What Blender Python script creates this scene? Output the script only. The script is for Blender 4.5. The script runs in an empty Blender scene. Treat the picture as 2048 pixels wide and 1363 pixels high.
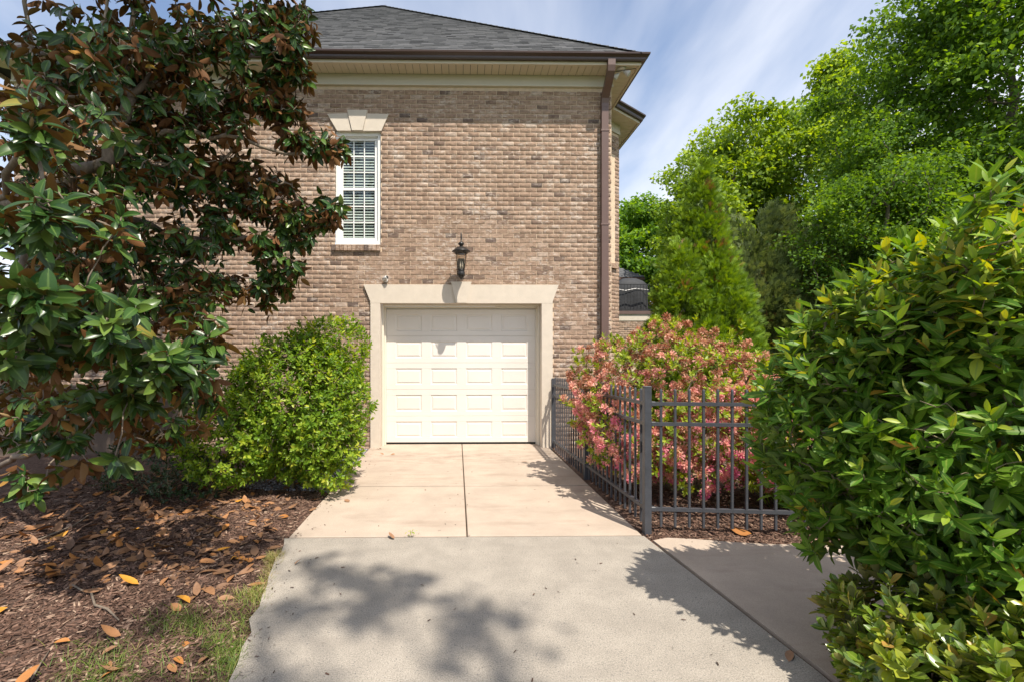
import bpy, math, random
import numpy as np
from mathutils import Matrix, Vector

random.seed(7)
rng = np.random.default_rng(11)
scene = bpy.context.scene
col = scene.collection
R = math.radians

# ------------------------------------------------------------------ camera
CAM_H = 1.735
YAW = R(0.9)
F = 910.0
cam_d = bpy.data.cameras.new('camera')
cam = bpy.data.objects.new('camera', cam_d)
col.objects.link(cam)
cam.location = (0, 0, CAM_H)
cam.rotation_euler = (R(90), 0, -YAW)
cam_d.sensor_width = 36.0
cam_d.lens = F / 2048 * 36
cam_d.shift_x = 88 / 2048
cam_d.shift_y = 15.5 / 2048
cam_d.clip_start = 0.05
cam_d.clip_end = 2000
scene.camera = cam

# ------------------------------------------------------------------ light
SUN = Vector((0.29, -0.515, 1.0)).normalized()
elev = math.asin(SUN.z)
world = bpy.data.worlds.new('World')
scene.world = world
world.use_nodes = True
wt = world.node_tree
for n in list(wt.nodes):
    wt.nodes.remove(n)
def wn(t, **k):
    n = wt.nodes.new(t)
    for a, v in k.items():
        setattr(n, a, v)
    return n
w_out = wn('ShaderNodeOutputWorld')
w_bg = wn('ShaderNodeBackground')
w_bg.inputs['Strength'].default_value = 0.15
sky = wn('ShaderNodeTexSky')
sky.sky_type = 'NISHITA'
sky.sun_disc = False
sky.sun_elevation = elev
sky.sun_rotation = math.atan2(SUN.x, SUN.y)
sky.air_density = 1.0
sky.dust_density = 0.6
sky.ozone_density = 1.6
# thin cirrus, laid on a plane high above the whole place
tc = wn('ShaderNodeTexCoord')
sep = wn('ShaderNodeSeparateXYZ')
wt.links.new(tc.outputs['Generated'], sep.inputs[0])
def wmath(op, a, b=None):
    n = wn('ShaderNodeMath', operation=op)
    for i, v in enumerate((a, b)):
        if v is None:
            continue
        if isinstance(v, (int, float)):
            n.inputs[i].default_value = v
        else:
            wt.links.new(v, n.inputs[i])
    return n.outputs[0]
zc = wmath('ADD', wmath('MAXIMUM', sep.outputs[2], 0.0), 0.12)
cx = wmath('DIVIDE', sep.outputs[0], zc)
cy = wmath('DIVIDE', sep.outputs[1], zc)
comb = wn('ShaderNodeCombineXYZ')
wt.links.new(cx, comb.inputs[0]); wt.links.new(cy, comb.inputs[1])
mp = wn('ShaderNodeMapping')
mp.inputs['Rotation'].default_value = (0, 0, R(-28))
mp.inputs['Scale'].default_value = (0.95, 0.38, 1)
mp.inputs['Location'].default_value = (1.3, 0.35, 0)
wt.links.new(comb.outputs[0], mp.inputs[0])
n1 = wn('ShaderNodeTexNoise')
n1.inputs['Scale'].default_value = 1.25
n1.inputs['Detail'].default_value = 7
n1.inputs['Roughness'].default_value = 0.48
n1.inputs['Distortion'].default_value = 0.5
wt.links.new(mp.outputs[0], n1.inputs[0])
cr = wn('ShaderNodeValToRGB')
cr.color_ramp.elements[0].position = 0.34
cr.color_ramp.elements[0].color = (0.05, 0.05, 0.05, 1)
cr.color_ramp.elements[1].position = 0.62
cr.color_ramp.elements[1].color = (0.9, 0.9, 0.9, 1)
wt.links.new(n1.outputs[0], cr.inputs[0])
cmix = wn('ShaderNodeMixRGB')
cmix.inputs['Color2'].default_value = (5.7, 5.8, 6.15, 1)
wt.links.new(cr.outputs[0], cmix.inputs['Fac'])
wt.links.new(sky.outputs[0], cmix.inputs['Color1'])
wt.links.new(cmix.outputs[0], w_bg.inputs['Color'])
wt.links.new(w_bg.outputs[0], w_out.inputs['Surface'])

sun_d = bpy.data.lights.new('sun', 'SUN')
sun_d.energy = 5.0
sun_d.angle = R(0.55)
sun_d.color = (1.0, 0.93, 0.82)
sun_o = bpy.data.objects.new('sun', sun_d)
sun_o.rotation_euler = SUN.to_track_quat('Z', 'Y').to_euler()
sun_o.location = (6, -12, 22)
col.objects.link(sun_o)

scene.view_settings.view_transform = 'Standard'
scene.view_settings.look = 'None'
scene.view_settings.gamma = 1
scene.view_settings.use_curve_mapping = False
scene.view_settings.exposure = 0.45
scene.render.engine = 'CYCLES'
cy_ = scene.cycles
cy_.max_bounces = 7
cy_.diffuse_bounces = 3
cy_.glossy_bounces = 3
cy_.transmission_bounces = 4
cy_.transparent_max_bounces = 8
cy_.caustics_reflective = False
cy_.caustics_refractive = False
cy_.sample_clamp_indirect = 6

# ------------------------------------------------------------------ helpers
def at(px, py, Y):
    """point of the world seen at a photo pixel when it stands Y metres away"""
    u = (px - 936.0) / F
    c, s = math.cos(YAW), math.sin(YAW)
    X = Y * (s + u * c) / (c - u * s)
    d = X * s + Y * c
    return Vector((X, Y, CAM_H + (697.0 - py) * d / F))

def project(P):
    P = np.asarray(P, float)
    c, s = math.cos(YAW), math.sin(YAW)
    d = P[..., 0] * s + P[..., 1] * c
    dd = np.where(d > 0.05, d, 0.05)
    px = 936.0 + F * (P[..., 0] * c - P[..., 1] * s) / dd
    py = 697.0 - F * (P[..., 2] - CAM_H) / dd
    return px, py, d

def tag(o, label=None, cat=None, group=None, kind=None):
    if label: o['label'] = label
    if cat: o['category'] = cat
    if group: o['group'] = group
    if kind: o['kind'] = kind
    return o

def thing(name, label, cat, loc=(0, 0, 0), group=None):
    o = bpy.data.objects.new(name, None)
    o.empty_display_size = 0.1
    o.location = loc
    col.objects.link(o)
    return tag(o, label, cat, group)

def link(name, me, parent=None, kind=None):
    """a mesh whose vertices are in world space, hung under a thing or a part"""
    o = bpy.data.objects.new(name, me)
    col.objects.link(o)
    if parent is not None:
        o.parent = parent
        if parent.type == 'EMPTY':
            o.location = -Vector(parent.location)
    if kind: o['kind'] = kind
    return o

def place(name, me, M, parent=None):
    o = bpy.data.objects.new(name, me)
    col.objects.link(o)
    if parent is not None:
        o.parent = parent
        if parent.type == 'EMPTY':
            M = Matrix.Translation(-Vector(parent.location)) @ M
    o.matrix_local = M
    return o

class MB:
    def __init__(self):
        self.v = []; self.f = []
    def add(self, vs, fs):
        o = len(self.v)
        self.v.extend([tuple(p) for p in vs])
        self.f.extend([tuple(i + o for i in f) for f in fs])
        return self
    def box(self, x0, x1, y0, y1, z0, z1, b=0.0):
        if b <= 0:
            vs = [(x, y, z) for x in (x0, x1) for y in (y0, y1) for z in (z0, z1)]
            fs = [(0, 1, 3, 2), (4, 6, 7, 5), (0, 4, 5, 1), (2, 3, 7, 6), (0, 2, 6, 4), (1, 5, 7, 3)]
            return self.add(vs, fs)
        b = min(b, (x1 - x0) * .45, (y1 - y0) * .45, (z1 - z0) * .45)
        c = [(x0, x1), (y0, y1), (z0, z1)]
        vs = []; idx = {}
        for sx in (0, 1):
            for sy in (0, 1):
                for sz in (0, 1):
                    p = [c[0][sx], c[1][sy], c[2][sz]]
                    s = [1 if q == 0 else -1 for q in (sx, sy, sz)]
                    for a in range(3):
                        q = [p[k] + (0 if k == a else s[k] * b) for k in range(3)]
                        idx[(sx, sy, sz, a)] = len(vs); vs.append(q)
        fs = []
        for a in range(3):
            o1, o2 = [k for k in range(3) if k != a]
            for sa in (0, 1):
                f = []
                for (i, j) in ((0, 0), (1, 0), (1, 1), (0, 1)):
                    k = [0, 0, 0]; k[a] = sa; k[o1] = i; k[o2] = j
                    f.append(idx[(k[0], k[1], k[2], a)])
                fs.append(f)
        for a in range(3):
            o1, o2 = [k for k in range(3) if k != a]
            for i in (0, 1):
                for j in (0, 1):
                    f = []
                    for (sa, ax) in ((0, o1), (1, o1), (1, o2), (0, o2)):
                        k = [0, 0, 0]; k[a] = sa; k[o1] = i; k[o2] = j
                        f.append(idx[(k[0], k[1], k[2], ax)])
                    fs.append(f)
        for sx in (0, 1):
            for sy in (0, 1):
                for sz in (0, 1):
                    fs.append([idx[(sx, sy, sz, a)] for a in range(3)])
        return self.add(vs, fs)
    def prism(self, poly, y0, y1):
        """polygon in X-Z pushed along Y"""
        n = len(poly)
        vs = [(x, y0, z) for x, z in poly] + [(x, y1, z) for x, z in poly]
        fs = [tuple(range(n)), tuple(range(2 * n - 1, n - 1, -1))]
        fs += [(i, i + n, (i + 1) % n + n, (i + 1) % n) for i in range(n)]
        return self.add(vs, fs)
    def slab(self, poly, z0, z1):
        """polygon in X-Y pushed along Z"""
        n = len(poly)
        vs = [(x, y, z0) for x, y in poly] + [(x, y, z1) for x, y in poly]
        fs = [tuple(range(n)), tuple(range(2 * n - 1, n - 1, -1))]
        fs += [(i, i + n, (i + 1) % n + n, (i + 1) % n) for i in range(n)]
        return self.add(vs, fs)
    def tube(self, pts, rad, sides=6, cap=True):
        pts = [Vector(p) for p in pts]
        if not hasattr(rad, '__len__'):
            rad = [rad] * len(pts)
        vs = []; fs = []
        t0 = (pts[1] - pts[0]).normalized()
        up = Vector((0, 0, 1)) if abs(t0.z) < 0.9 else Vector((1, 0, 0))
        n = t0.cross(up).normalized()
        for i, p in enumerate(pts):
            t = (pts[min(i + 1, len(pts) - 1)] - pts[max(i - 1, 0)]).normalized()
            n = (n - t * n.dot(t))
            n = n.normalized() if n.length > 1e-6 else t.orthogonal().normalized()
            b = t.cross(n)
            for k in range(sides):
                a = 2 * math.pi * k / sides
                vs.append(p + (n * math.cos(a) + b * math.sin(a)) * rad[i])
        for i in range(len(pts) - 1):
            for k in range(sides):
                k2 = (k + 1) % sides
                fs.append((i * sides + k, i * sides + k2, (i + 1) * sides + k2, (i + 1) * sides + k))
        if cap:
            fs.append(tuple(range(sides - 1, -1, -1)))
            m = (len(pts) - 1) * sides
            fs.append(tuple(range(m, m + sides)))
        return self.add(vs, fs)
    def lathe(self, prof, cx, cy, sides=20, M=None):
        vs = []; fs = []
        for r, z in prof:
            for k in range(sides):
                a = 2 * math.pi * k / sides
                p = Vector((r * math.cos(a), r * math.sin(a), z))
                if M is not None: p = M @ p
                else: p = Vector((p.x + cx, p.y + cy, p.z))
                vs.append(p)
        for i in range(len(prof) - 1):
            for k in range(sides):
                k2 = (k + 1) % sides
                fs.append((i * sides + k, i * sides + k2, (i + 1) * sides + k2, (i + 1) * sides + k))
        fs.append(tuple(range(sides - 1, -1, -1)))
        m = (len(prof) - 1) * sides
        fs.append(tuple(range(m, m + sides)))
        return self.add(vs, fs)
    def mesh(self, name, mat, smooth=False, tint=None):
        me = bpy.data.meshes.new(name)
        me.from_pydata(self.v, [], self.f)
        me.materials.append(mat)
        if smooth:
            me.polygons.foreach_set('use_smooth', [True] * len(me.polygons))
        if tint is not None:
            a = me.attributes.new('tint', 'FLOAT', 'POINT')
            a.data.foreach_set('value', [float(tint)] * len(me.vertices))
        me.validate()
        me.update()
        import bmesh
        bm = bmesh.new(); bm.from_mesh(me)
        bmesh.ops.recalc_face_normals(bm, faces=bm.faces)
        bm.to_mesh(me); bm.free()
        return me
    def build(self, name, mat, parent=None, smooth=False, kind=None):
        return link(name, self.mesh(name, mat, smooth), parent, kind)

def joined(name, tv, tf, Ms, mat, parent=None, tint=None, rib=None, smooth=True, kind='stuff', extra=None):
    """many copies of one small template (tv verts, tf equal-sided faces) as one mesh"""
    tv = np.asarray(tv, np.float32); tf = np.asarray(tf, np.int32)
    Ms = np.asarray(Ms, np.float32)
    N = len(Ms); V = len(tv); K = tf.shape[1]
    hv = np.concatenate([tv, np.ones((V, 1), np.float32)], 1)
    verts = np.einsum('nij,vj->nvi', Ms[:, :3, :], hv).reshape(-1, 3)
    faces = (tf[None] + (np.arange(N, dtype=np.int32) * V)[:, None, None]).reshape(-1)
    me = bpy.data.meshes.new(name)
    me.vertices.add(N * V)
    me.vertices.foreach_set('co', verts.ravel())
    nf = N * len(tf)
    me.loops.add(nf * K)
    me.loops.foreach_set('vertex_index', faces)
    me.polygons.add(nf)
    me.polygons.foreach_set('loop_start', np.arange(nf, dtype=np.int32) * K)
    if smooth:
        me.polygons.foreach_set('use_smooth', np.ones(nf, bool))
    if tint is not None:
        a = me.attributes.new('tint', 'FLOAT', 'POINT')
        a.data.foreach_set('value', np.repeat(np.asarray(tint, np.float32), V))
    if rib is not None:
        a = me.attributes.new('rib', 'FLOAT', 'POINT')
        a.data.foreach_set('value', np.tile(np.asarray(rib, np.float32), N))
    me.materials.append(mat)
    me.update(calc_edges=True)
    return link(name, me, parent, kind)

def template_mesh(name, tv, tf, mat, tint, rib=None, smooth=True):
    me = bpy.data.meshes.new(name)
    me.from_pydata([tuple(map(float, p)) for p in tv], [], [tuple(map(int, f)) for f in tf])
    if smooth:
        me.polygons.foreach_set('use_smooth', [True] * len(me.polygons))
    a = me.attributes.new('tint', 'FLOAT', 'POINT')
    a.data.foreach_set('value', [float(tint)] * len(me.vertices))
    if rib is not None:
        a = me.attributes.new('rib', 'FLOAT', 'POINT')
        a.data.foreach_set('value', [float(x) for x in rib])
    me.materials.append(mat)
    return me

def scatter_parts(part, mass, tv, tf, Ms, mat, parent, tint, rib=None, limit=300, cell=7, smooth=True, levels=12, size=None):
    """the pieces that show largest become objects of their own, the others one joined mass"""
    Ms = np.asarray(Ms, np.float32); tint = np.asarray(tint, np.float32)
    px, py, d = project(Ms[:, :3, 3])
    s = np.linalg.norm(Ms[:, :3, 0], axis=1) / np.maximum(d, 0.2)
    ok = (d > 0.3) & (px > 4) & (px < 2044) & (py > 4) & (py < 1359)
    best = {}
    for i in np.nonzero(ok)[0]:
        k = (int(px[i] // cell), int(py[i] // cell))
        if k not in best or d[i] < d[best[k]]:
            best[k] = i
    cand = np.array(sorted(best.values(), key=lambda i: -s[i])[:limit], int)
    lone = np.zeros(len(Ms), bool)
    lone[cand] = True
    meshes = {}
    for i in cand:
        q = int(min(levels - 1, max(0, tint[i]) * levels))
        if q not in meshes:
            meshes[q] = template_mesh(part, tv, tf, mat, (q + .5) / levels, rib, smooth)
        place(part, meshes[q], Matrix([list(map(float, r)) for r in Ms[i]]), parent)
    rest = ~lone
    if rest.any():
        joined(mass, tv, tf, Ms[rest], mat, parent, tint[rest], rib, smooth)

def frames(pos, xdir, zdir, size):
    """matrices with X along xdir, Z close to zdir"""
    x = xdir / np.maximum(np.linalg.norm(xdir, axis=1, keepdims=True), 1e-6)
    y = np.cross(zdir, x)
    ny = np.linalg.norm(y, axis=1, keepdims=True)
    y = np.where(ny > 1e-4, y / np.maximum(ny, 1e-6), np.cross(x, np.array([[0.3, 0.5, 0.8]])))
    y = y / np.maximum(np.linalg.norm(y, axis=1, keepdims=True), 1e-6)
    z = np.cross(x, y)
    M = np.zeros((len(pos), 4, 4))
    s = np.asarray(size)
    if s.ndim == 1: s = s[:, None]
    M[:, :3, 0] = x * s; M[:, :3, 1] = y * s; M[:, :3, 2] = z * s
    M[:, :3, 3] = pos; M[:, 3, 3] = 1
    return M

# ------------------------------------------------------------------ materials
def mat_new(name):
    m = bpy.data.materials.new(name)
    m.use_nodes = True
    nt = m.node_tree
    bs = nt.nodes['Principled BSDF']
    return m, nt, bs

class N:
    def __init__(self, nt): self.nt = nt
    def n(self, t, **k):
        x = self.nt.nodes.new(t)
        for a, v in k.items(): setattr(x, a, v)
        return x
    def l(self, a, b): self.nt.links.new(a, b)
    def pos(self): return self.n('ShaderNodeNewGeometry').outputs['Position']
    def noise(self, scale, detail=4, rough=0.55, vec=None, stretch=None):
        v = vec if vec is not None else self.pos()
        if stretch is not None:
            mp = self.n('ShaderNodeMapping')
            mp.inputs['Scale'].default_value = stretch
            self.l(v, mp.inputs[0]); v = mp.outputs[0]
        x = self.n('ShaderNodeTexNoise')
        x.inputs['Scale'].default_value = scale
        x.inputs['Detail'].default_value = detail
        x.inputs['Roughness'].default_value = rough
        self.l(v, x.inputs['Vector'])
        return x.outputs[0]
    def ramp(self, fac, stops):
        r = self.n('ShaderNodeValToRGB')
        e = r.color_ramp.elements
        while len(e) < len(stops): e.new(0.5)
        for el, (p, c) in zip(e, stops):
            el.position = p
            el.color = (c, c, c, 1) if isinstance(c, (int, float)) else (*c, 1)
        self.l(fac, r.inputs[0])
        return r.outputs[0]
    def mix(self, fac, a, b, mode='MIX'):
        m = self.n('ShaderNodeMixRGB', blend_type=mode)
        for i, v in zip(('Fac', 'Color1', 'Color2'), (fac, a, b)):
            if isinstance(v, (int, float)): m.inputs[i].default_value = v if i == 'Fac' else (v, v, v, 1)
            elif isinstance(v, tuple): m.inputs[i].default_value = (*v, 1)
            else: self.l(v, m.inputs[i])
        return m.outputs[0]
    def math(self, op, a, b=0.0):
        m = self.n('ShaderNodeMath', operation=op)
        for i, v in enumerate((a, b)):
            if isinstance(v, (int, float)): m.inputs[i].default_value = v
            else: self.l(v, m.inputs[i])
        return m.outputs[0]
    def attr(self, name): return self.n('ShaderNodeAttribute', attribute_name=name).outputs['Fac']
    def bump(self, h, strength, dist, bs):
        b = self.n('ShaderNodeBump')
        b.inputs['Strength'].default_value = strength
        b.inputs['Distance'].default_value = dist
        self.l(h, b.inputs['Height'])
        self.l(b.outputs[0], bs.inputs['Normal'])

def m_simple(name, c, rough=0.6, var=0.12, scale=6, bump=0.0, bscale=60, metal=0.0, spec=0.5):
    m, nt, bs = mat_new(name); g = N(nt)
    nz = g.noise(scale, 5, 0.6)
    cc = g.ramp(nz, [(0.3, tuple(x * (1 - var) for x in c)), (0.7, tuple(min(1, x * (1 + var)) for x in c))])
    g.l(cc, bs.inputs['Base Color'])
    bs.inputs['Roughness'].default_value = rough
    bs.inputs['Metallic'].default_value = metal
    bs.inputs['Specular IOR Level'].default_value = spec
    if bump: g.bump(g.noise(bscale, 4), bump, 0.01, bs)
    return m

def m_leaf(name, stops, back=None, rough=0.4, trans=0.25, tcol=None, ribc=None, spec=0.5, mottle=0.25):
    m, nt, bs = mat_new(name); g = N(nt)
    t = g.attr('tint')
    c = g.ramp(t, stops)
    nz = g.noise(9, 3, 0.6)
    c = g.mix(mottle, c, g.ramp(nz, [(0.3, 0.3), (0.7, 1.0)]), 'MULTIPLY')
    if ribc:
        rb = g.ramp(g.attr('rib'), [(0.80, 0.0), (0.97, 0.8)])
        c = g.mix(rb, c, ribc)
    front = c
    if back:
        bf = g.n('ShaderNodeNewGeometry').outputs['Backfacing']
        bc = g.ramp(t, back)
        c = g.mix(bf, front, bc)
        ro = g.mix(bf, rough, 0.75)
        g.l(ro, bs.inputs['Roughness'])
    else:
        bs.inputs['Roughness'].default_value = rough
    g.l(c, bs.inputs['Base Color'])
    bs.inputs['Specular IOR Level'].default_value = spec
    if trans > 0:
        tr = g.n('ShaderNodeBsdfTranslucent')
        if tcol:
            tr.inputs['Color'].default_value = (*tcol, 1)
        else:
            br = g.n('ShaderNodeHueSaturation')
            br.inputs['Value'].default_value = 1.6
            br.inputs['Saturation'].default_value = 1.15
            br.inputs['Hue'].default_value = 0.485
            g.l(front, br.inputs['Color'])
            g.l(br.outputs[0], tr.inputs['Color'])
        mx = g.n('ShaderNodeMixShader')
        mx.inputs[0].default_value = trans
        g.l(bs.outputs[0], mx.inputs[1]); g.l(tr.outputs[0], mx.inputs[2])
        out = nt.nodes['Material Output']
        g.l(mx.outputs[0], out.inputs['Surface'])
    return m

def m_brick():
    m, nt, bs = mat_new('tumbled_brick'); g = N(nt)
    t = g.attr('tint')
    base = g.ramp(t, [(0.0, (0.14, 0.102, 0.086)), (0.14, (0.215, 0.147, 0.112)), (0.35, (0.30, 0.20, 0.143)),
                      (0.6, (0.362, 0.248, 0.178)), (0.85, (0.405, 0.285, 0.210)), (1.0, (0.47, 0.365, 0.29))])
    fine = g.noise(15, 7, 0.75, stretch=(1, 1, 1.7))
    base = g.mix(0.75, base, g.ramp(fine, [(0.36, 0.45), (0.60, 1.2)]), 'MULTIPLY')
    # lime wash left on some faces
    wash = g.noise(8, 6, 0.75, stretch=(1, 1, 2.2))
    big = g.noise(1.6, 2, 0.5)
    wv = g.math('ADD', wash, g.math('MULTIPLY', g.math('SUBTRACT', big, 0.5), 0.25))
    wf = g.ramp(wv, [(0.53, 0.0), (0.66, 0.8)])
    base = g.mix(wf, base, (0.60, 0.51, 0.435))
    spots = g.noise(18, 4, 0.7)
    base = g.mix(g.ramp(spots, [(0.60, 0.0), (0.72, 0.7)]), base, (0.09, 0.07, 0.065))
    g.l(base, bs.inputs['Base Color'])
    bs.inputs['Roughness'].default_value = 0.92
    bs.inputs['Specular IOR Level'].default_value = 0.25
    g.bump(g.noise(85, 5, 0.65), 0.7, 0.006, bs)
    return m

def m_concrete(name, c, speck=0.0, stain=(0.3, 0.27, 0.24), sz=3.0, var=0.13):
    m, nt, bs = mat_new(name); g = N(nt)
    a = g.noise(sz, 6, 0.6)
    cc = g.ramp(a, [(0.28, tuple(x * (1 - var) for x in c)), (0.72, tuple(x * (1 + var) for x in c))])
    fine = g.noise(125 if speck > 0 else 190, 3, 0.8)
    cc = g.mix(0.85 if speck > 0 else 0.35, cc, g.ramp(fine, [(0.36, 0.55), (0.62, 1.25)]), 'MULTIPLY')
    if speck > 0:
        vo = g.n('ShaderNodeTexVoronoi'); vo.inputs['Scale'].default_value = 75
        g.l(g.pos(), vo.inputs['Vector'])
        dots = g.ramp(vo.outputs['Distance'], [(0.18, 1.0), (0.33, 0.0)])
        sel = g.ramp(g.noise(48, 2, 0.5), [(0.50, 0.0), (0.58, 1.0)])
        cc = g.mix(g.math('MULTIPLY', g.math('MULTIPLY', dots, sel), speck), cc, (0.13, 0.125, 0.12))
    # long stains drawn across, where water stands
    st = g.noise(1.5, 6, 0.65, stretch=(0.55, 2.3, 1))
    cc = g.mix(g.ramp(st, [(0.53, 0.0), (0.72, 0.5)]), cc, stain)
    sp = g.n('ShaderNodeSeparateXYZ'); g.l(g.pos(), sp.inputs[0])
    band = g.ramp(g.math('MULTIPLY', sp.outputs[1], 0.1), [(0.655, 0.0), (0.715, 1.0), (0.755, 0.85), (0.79, 0.0)])
    rag = g.ramp(g.noise(3.2, 7, 0.72, stretch=(0.6, 1.8, 1)), [(0.47, 0.0), (0.66, 0.55)])
    cc = g.mix(g.math('MULTIPLY', band, rag), cc, (0.20, 0.135, 0.095))
    g.l(cc, bs.inputs['Base Color'])
    bs.inputs['Roughness'].default_value = 0.88
    bs.inputs['Specular IOR Level'].default_value = 0.3
    g.bump(g.noise(140, 5, 0.7), 0.55, 0.004, bs)
    return m

def m_mulch():
    m, nt, bs = mat_new('mulch_soil'); g = N(nt)
    a = g.noise(38, 6, 0.75, stretch=(1, 0.55, 1))
    cc = g.ramp(a, [(0.3, (0.040, 0.022, 0.015)), (0.5, (0.125, 0.074, 0.052)), (0.7, (0.23, 0.145, 0.105))])
    g.l(cc, bs.inputs['Base Color'])
    bs.inputs['Roughness'].default_value = 0.95
    g.bump(g.noise(70, 6, 0.75), 1.0, 0.02, bs)
    return m

def m_tinted(name, stops, rough=0.8, nscale=20, namt=0.4, spec=0.3, bump=0.0, bscale=120):
    m, nt, bs = mat_new(name); g = N(nt)
    c = g.ramp(g.attr('tint'), stops)
    c = g.mix(namt, c, g.ramp(g.noise(nscale, 4, 0.65), [(0.3, 0.45), (0.7, 1.1)]), 'MULTIPLY')
    g.l(c, bs.inputs['Base Color'])
    bs.inputs['Roughness'].default_value = rough
    bs.inputs['Specular IOR Level'].default_value = spec
    if bump: g.bump(g.noise(bscale, 4), bump, 0.004, bs)
    return m

def m_bark(name, c, scale=14):
    m, nt, bs = mat_new(name); g = N(nt)
    a = g.noise(scale, 6, 0.7, stretch=(1, 1, 0.4))
    cc = g.ramp(a, [(0.3, tuple(x * 0.45 for x in c)), (0.7, tuple(x * 1.3 for x in c))])
    g.l(cc, bs.inputs['Base Color'])
    bs.inputs['Roughness'].default_value = 0.9
    g.bump(a, 0.8, 0.01, bs)
    return m

def m_glass(name, tint=(0.9, 0.95, 0.95), rough=0.02):
    m, nt, bs = mat_new(name); g = N(nt)
    gl = g.n('ShaderNodeBsdfGlossy'); gl.inputs['Roughness'].default_value = rough
    tr = g.n('ShaderNodeBsdfTransparent'); tr.inputs['Color'].default_value = (*tint, 1)
    fr = g.n('ShaderNodeLayerWeight'); fr.inputs['Blend'].default_value = 0.5
    f2 = g.math('ADD', g.math('MULTIPLY', g.math('POWER', fr.outputs['Facing'], 4.0), 0.85), 0.045)
    mx = g.n('ShaderNodeMixShader')
    g.l(f2, mx.inputs[0]); g.l(tr.outputs[0], mx.inputs[1]); g.l(gl.outputs[0], mx.inputs[2])
    bmp = g.n('ShaderNodeBump'); bmp.inputs['Strength'].default_value = 0.05
    g.l(g.noise(3, 2), bmp.inputs['Height']); g.l(bmp.outputs[0], gl.inputs['Normal'])
    g.l(mx.outputs[0], nt.nodes['Material Output'].inputs['Surface'])
    return m

MAT = dict(
    brick=m_brick(),
    mortar=m_simple('mortar', (0.64, 0.50, 0.36), 0.95, 0.12, 12, 0.6, 150),
    shingle=m_tinted('asphalt_shingle', [(0, (0.070, 0.071, 0.076)), (0.5, (0.125, 0.126, 0.132)), (1, (0.178, 0.176, 0.180))], 0.95, 60, 0.35, 0.2, 0.6, 300),
    soffit=m_simple('soffit_vinyl', (0.66, 0.58, 0.46), 0.5, 0.04, 3),
    frieze=m_simple('frieze_paint', (0.60, 0.56, 0.47), 0.55, 0.04, 2),
    gutter=m_simple('brown_gutter_paint', (0.055, 0.032, 0.025), 0.28, 0.12, 4),
    spout=m_simple('brown_downspout_paint', (0.135, 0.082, 0.068), 0.35, 0.08, 3),
    stone=m_simple('cast_stone', (0.62, 0.54, 0.445), 0.9, 0.06, 7, 0.35, 160),
    trim=m_simple('white_window_paint', (0.85, 0.84, 0.81), 0.4, 0.03, 3),
    jamb=m_simple('cream_jamb_paint', (0.72, 0.66, 0.55), 0.5, 0.04, 3),
    door=m_simple('cream_door_paint', (0.745, 0.70, 0.64), 0.42, 0.045, 1.6),
    blind=m_simple('blind_slat', (0.66, 0.63, 0.55), 0.5, 0.03, 3),
    dark=m_simple('shade_black', (0.02, 0.02, 0.02), 0.9),  # near-black: shade of unlit rooms and soffit grooves put into the colour
    glass=m_glass('window_glass'),
    lampglass=m_glass('seeded_lamp_glass', (0.92, 0.86, 0.76), 0.10),
    iron=m_simple('black_iron', (0.018, 0.016, 0.015), 0.38, 0.2, 30),
    fence=m_simple('fence_aluminium', (0.062, 0.065, 0.075), 0.42, 0.15, 14),
    cam=m_simple('camera_shell', (0.62, 0.60, 0.57), 0.35, 0.05),
    tan=m_concrete('tan_concrete', (0.445, 0.36, 0.287), 0.0, (0.27, 0.195, 0.145), 2.2, 0.13),
    grey=m_concrete('grey_concrete', (0.335, 0.298, 0.252), 0.85, (0.26, 0.23, 0.195), 4.0, 0.14),
    joint=m_simple('joint_dirt', (0.12, 0.085, 0.055), 0.95, 0.4, 40, 0.8, 90),
    mulch=m_mulch(),
    chip=m_tinted('bark_chip', [(0, (0.034, 0.019, 0.013)), (0.4, (0.105, 0.058, 0.040)), (0.75, (0.21, 0.125, 0.090)), (1, (0.40, 0.28, 0.20))], 0.95, 30, 0.3),
    lawn=m_simple('far_lawn', (0.060, 0.085, 0.028), 0.95, 0.35, 3, 0.5, 30),
    grass=m_leaf('grass_blade', [(0, (0.08, 0.14, 0.02)), (0.6, (0.18, 0.25, 0.035)), (0.85, (0.34, 0.29, 0.09)), (1, (0.42, 0.33, 0.16))], None, 0.55, 0.3),
    gravel=m_tinted('grey_gravel', [(0, (0.10, 0.10, 0.11)), (0.5, (0.24, 0.24, 0.26)), (1, (0.46, 0.45, 0.46))], 0.9, 40, 0.3),
    fallen=m_tinted('fallen_leaf', [(0, (0.090, 0.052, 0.034)), (0.3, (0.27, 0.150, 0.085)), (0.55, (0.36, 0.18, 0.085)), (0.8, (0.40, 0.165, 0.045)), (1, (0.58, 0.27, 0.035))], 0.55, 30, 0.35, 0.4),
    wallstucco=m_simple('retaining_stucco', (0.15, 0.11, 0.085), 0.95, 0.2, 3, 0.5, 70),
    cover=m_simple('black_cover_cloth', (0.026, 0.027, 0.030), 0.75, 0.3, 8),
    bark=m_bark('magnolia_bark', (0.22, 0.17, 0.125)),
    bark2=m_bark('tree_bark', (0.17, 0.135, 0.10), 8),
    twig=m_bark('shrub_twig', (0.18, 0.15, 0.085), 20),
)
MAT['mag'] = m_leaf('magnolia_leaf',
    [(0, (0.012, 0.040, 0.010)), (0.5, (0.034, 0.088, 0.016)), (0.85, (0.13, 0.21, 0.035)), (0.93, (0.17, 0.24, 0.05)), (1, (0.45, 0.24, 0.03))],
    [(0, (0.070, 0.028, 0.010)), (0.5, (0.165, 0.070, 0.021)), (0.85, (0.17, 0.10, 0.03)), (1, (0.42, 0.20, 0.03))],
    0.30, 0.10, (0.20, 0.13, 0.02), (0.10, 0.17, 0.04), 0.30, 0.35)
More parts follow.
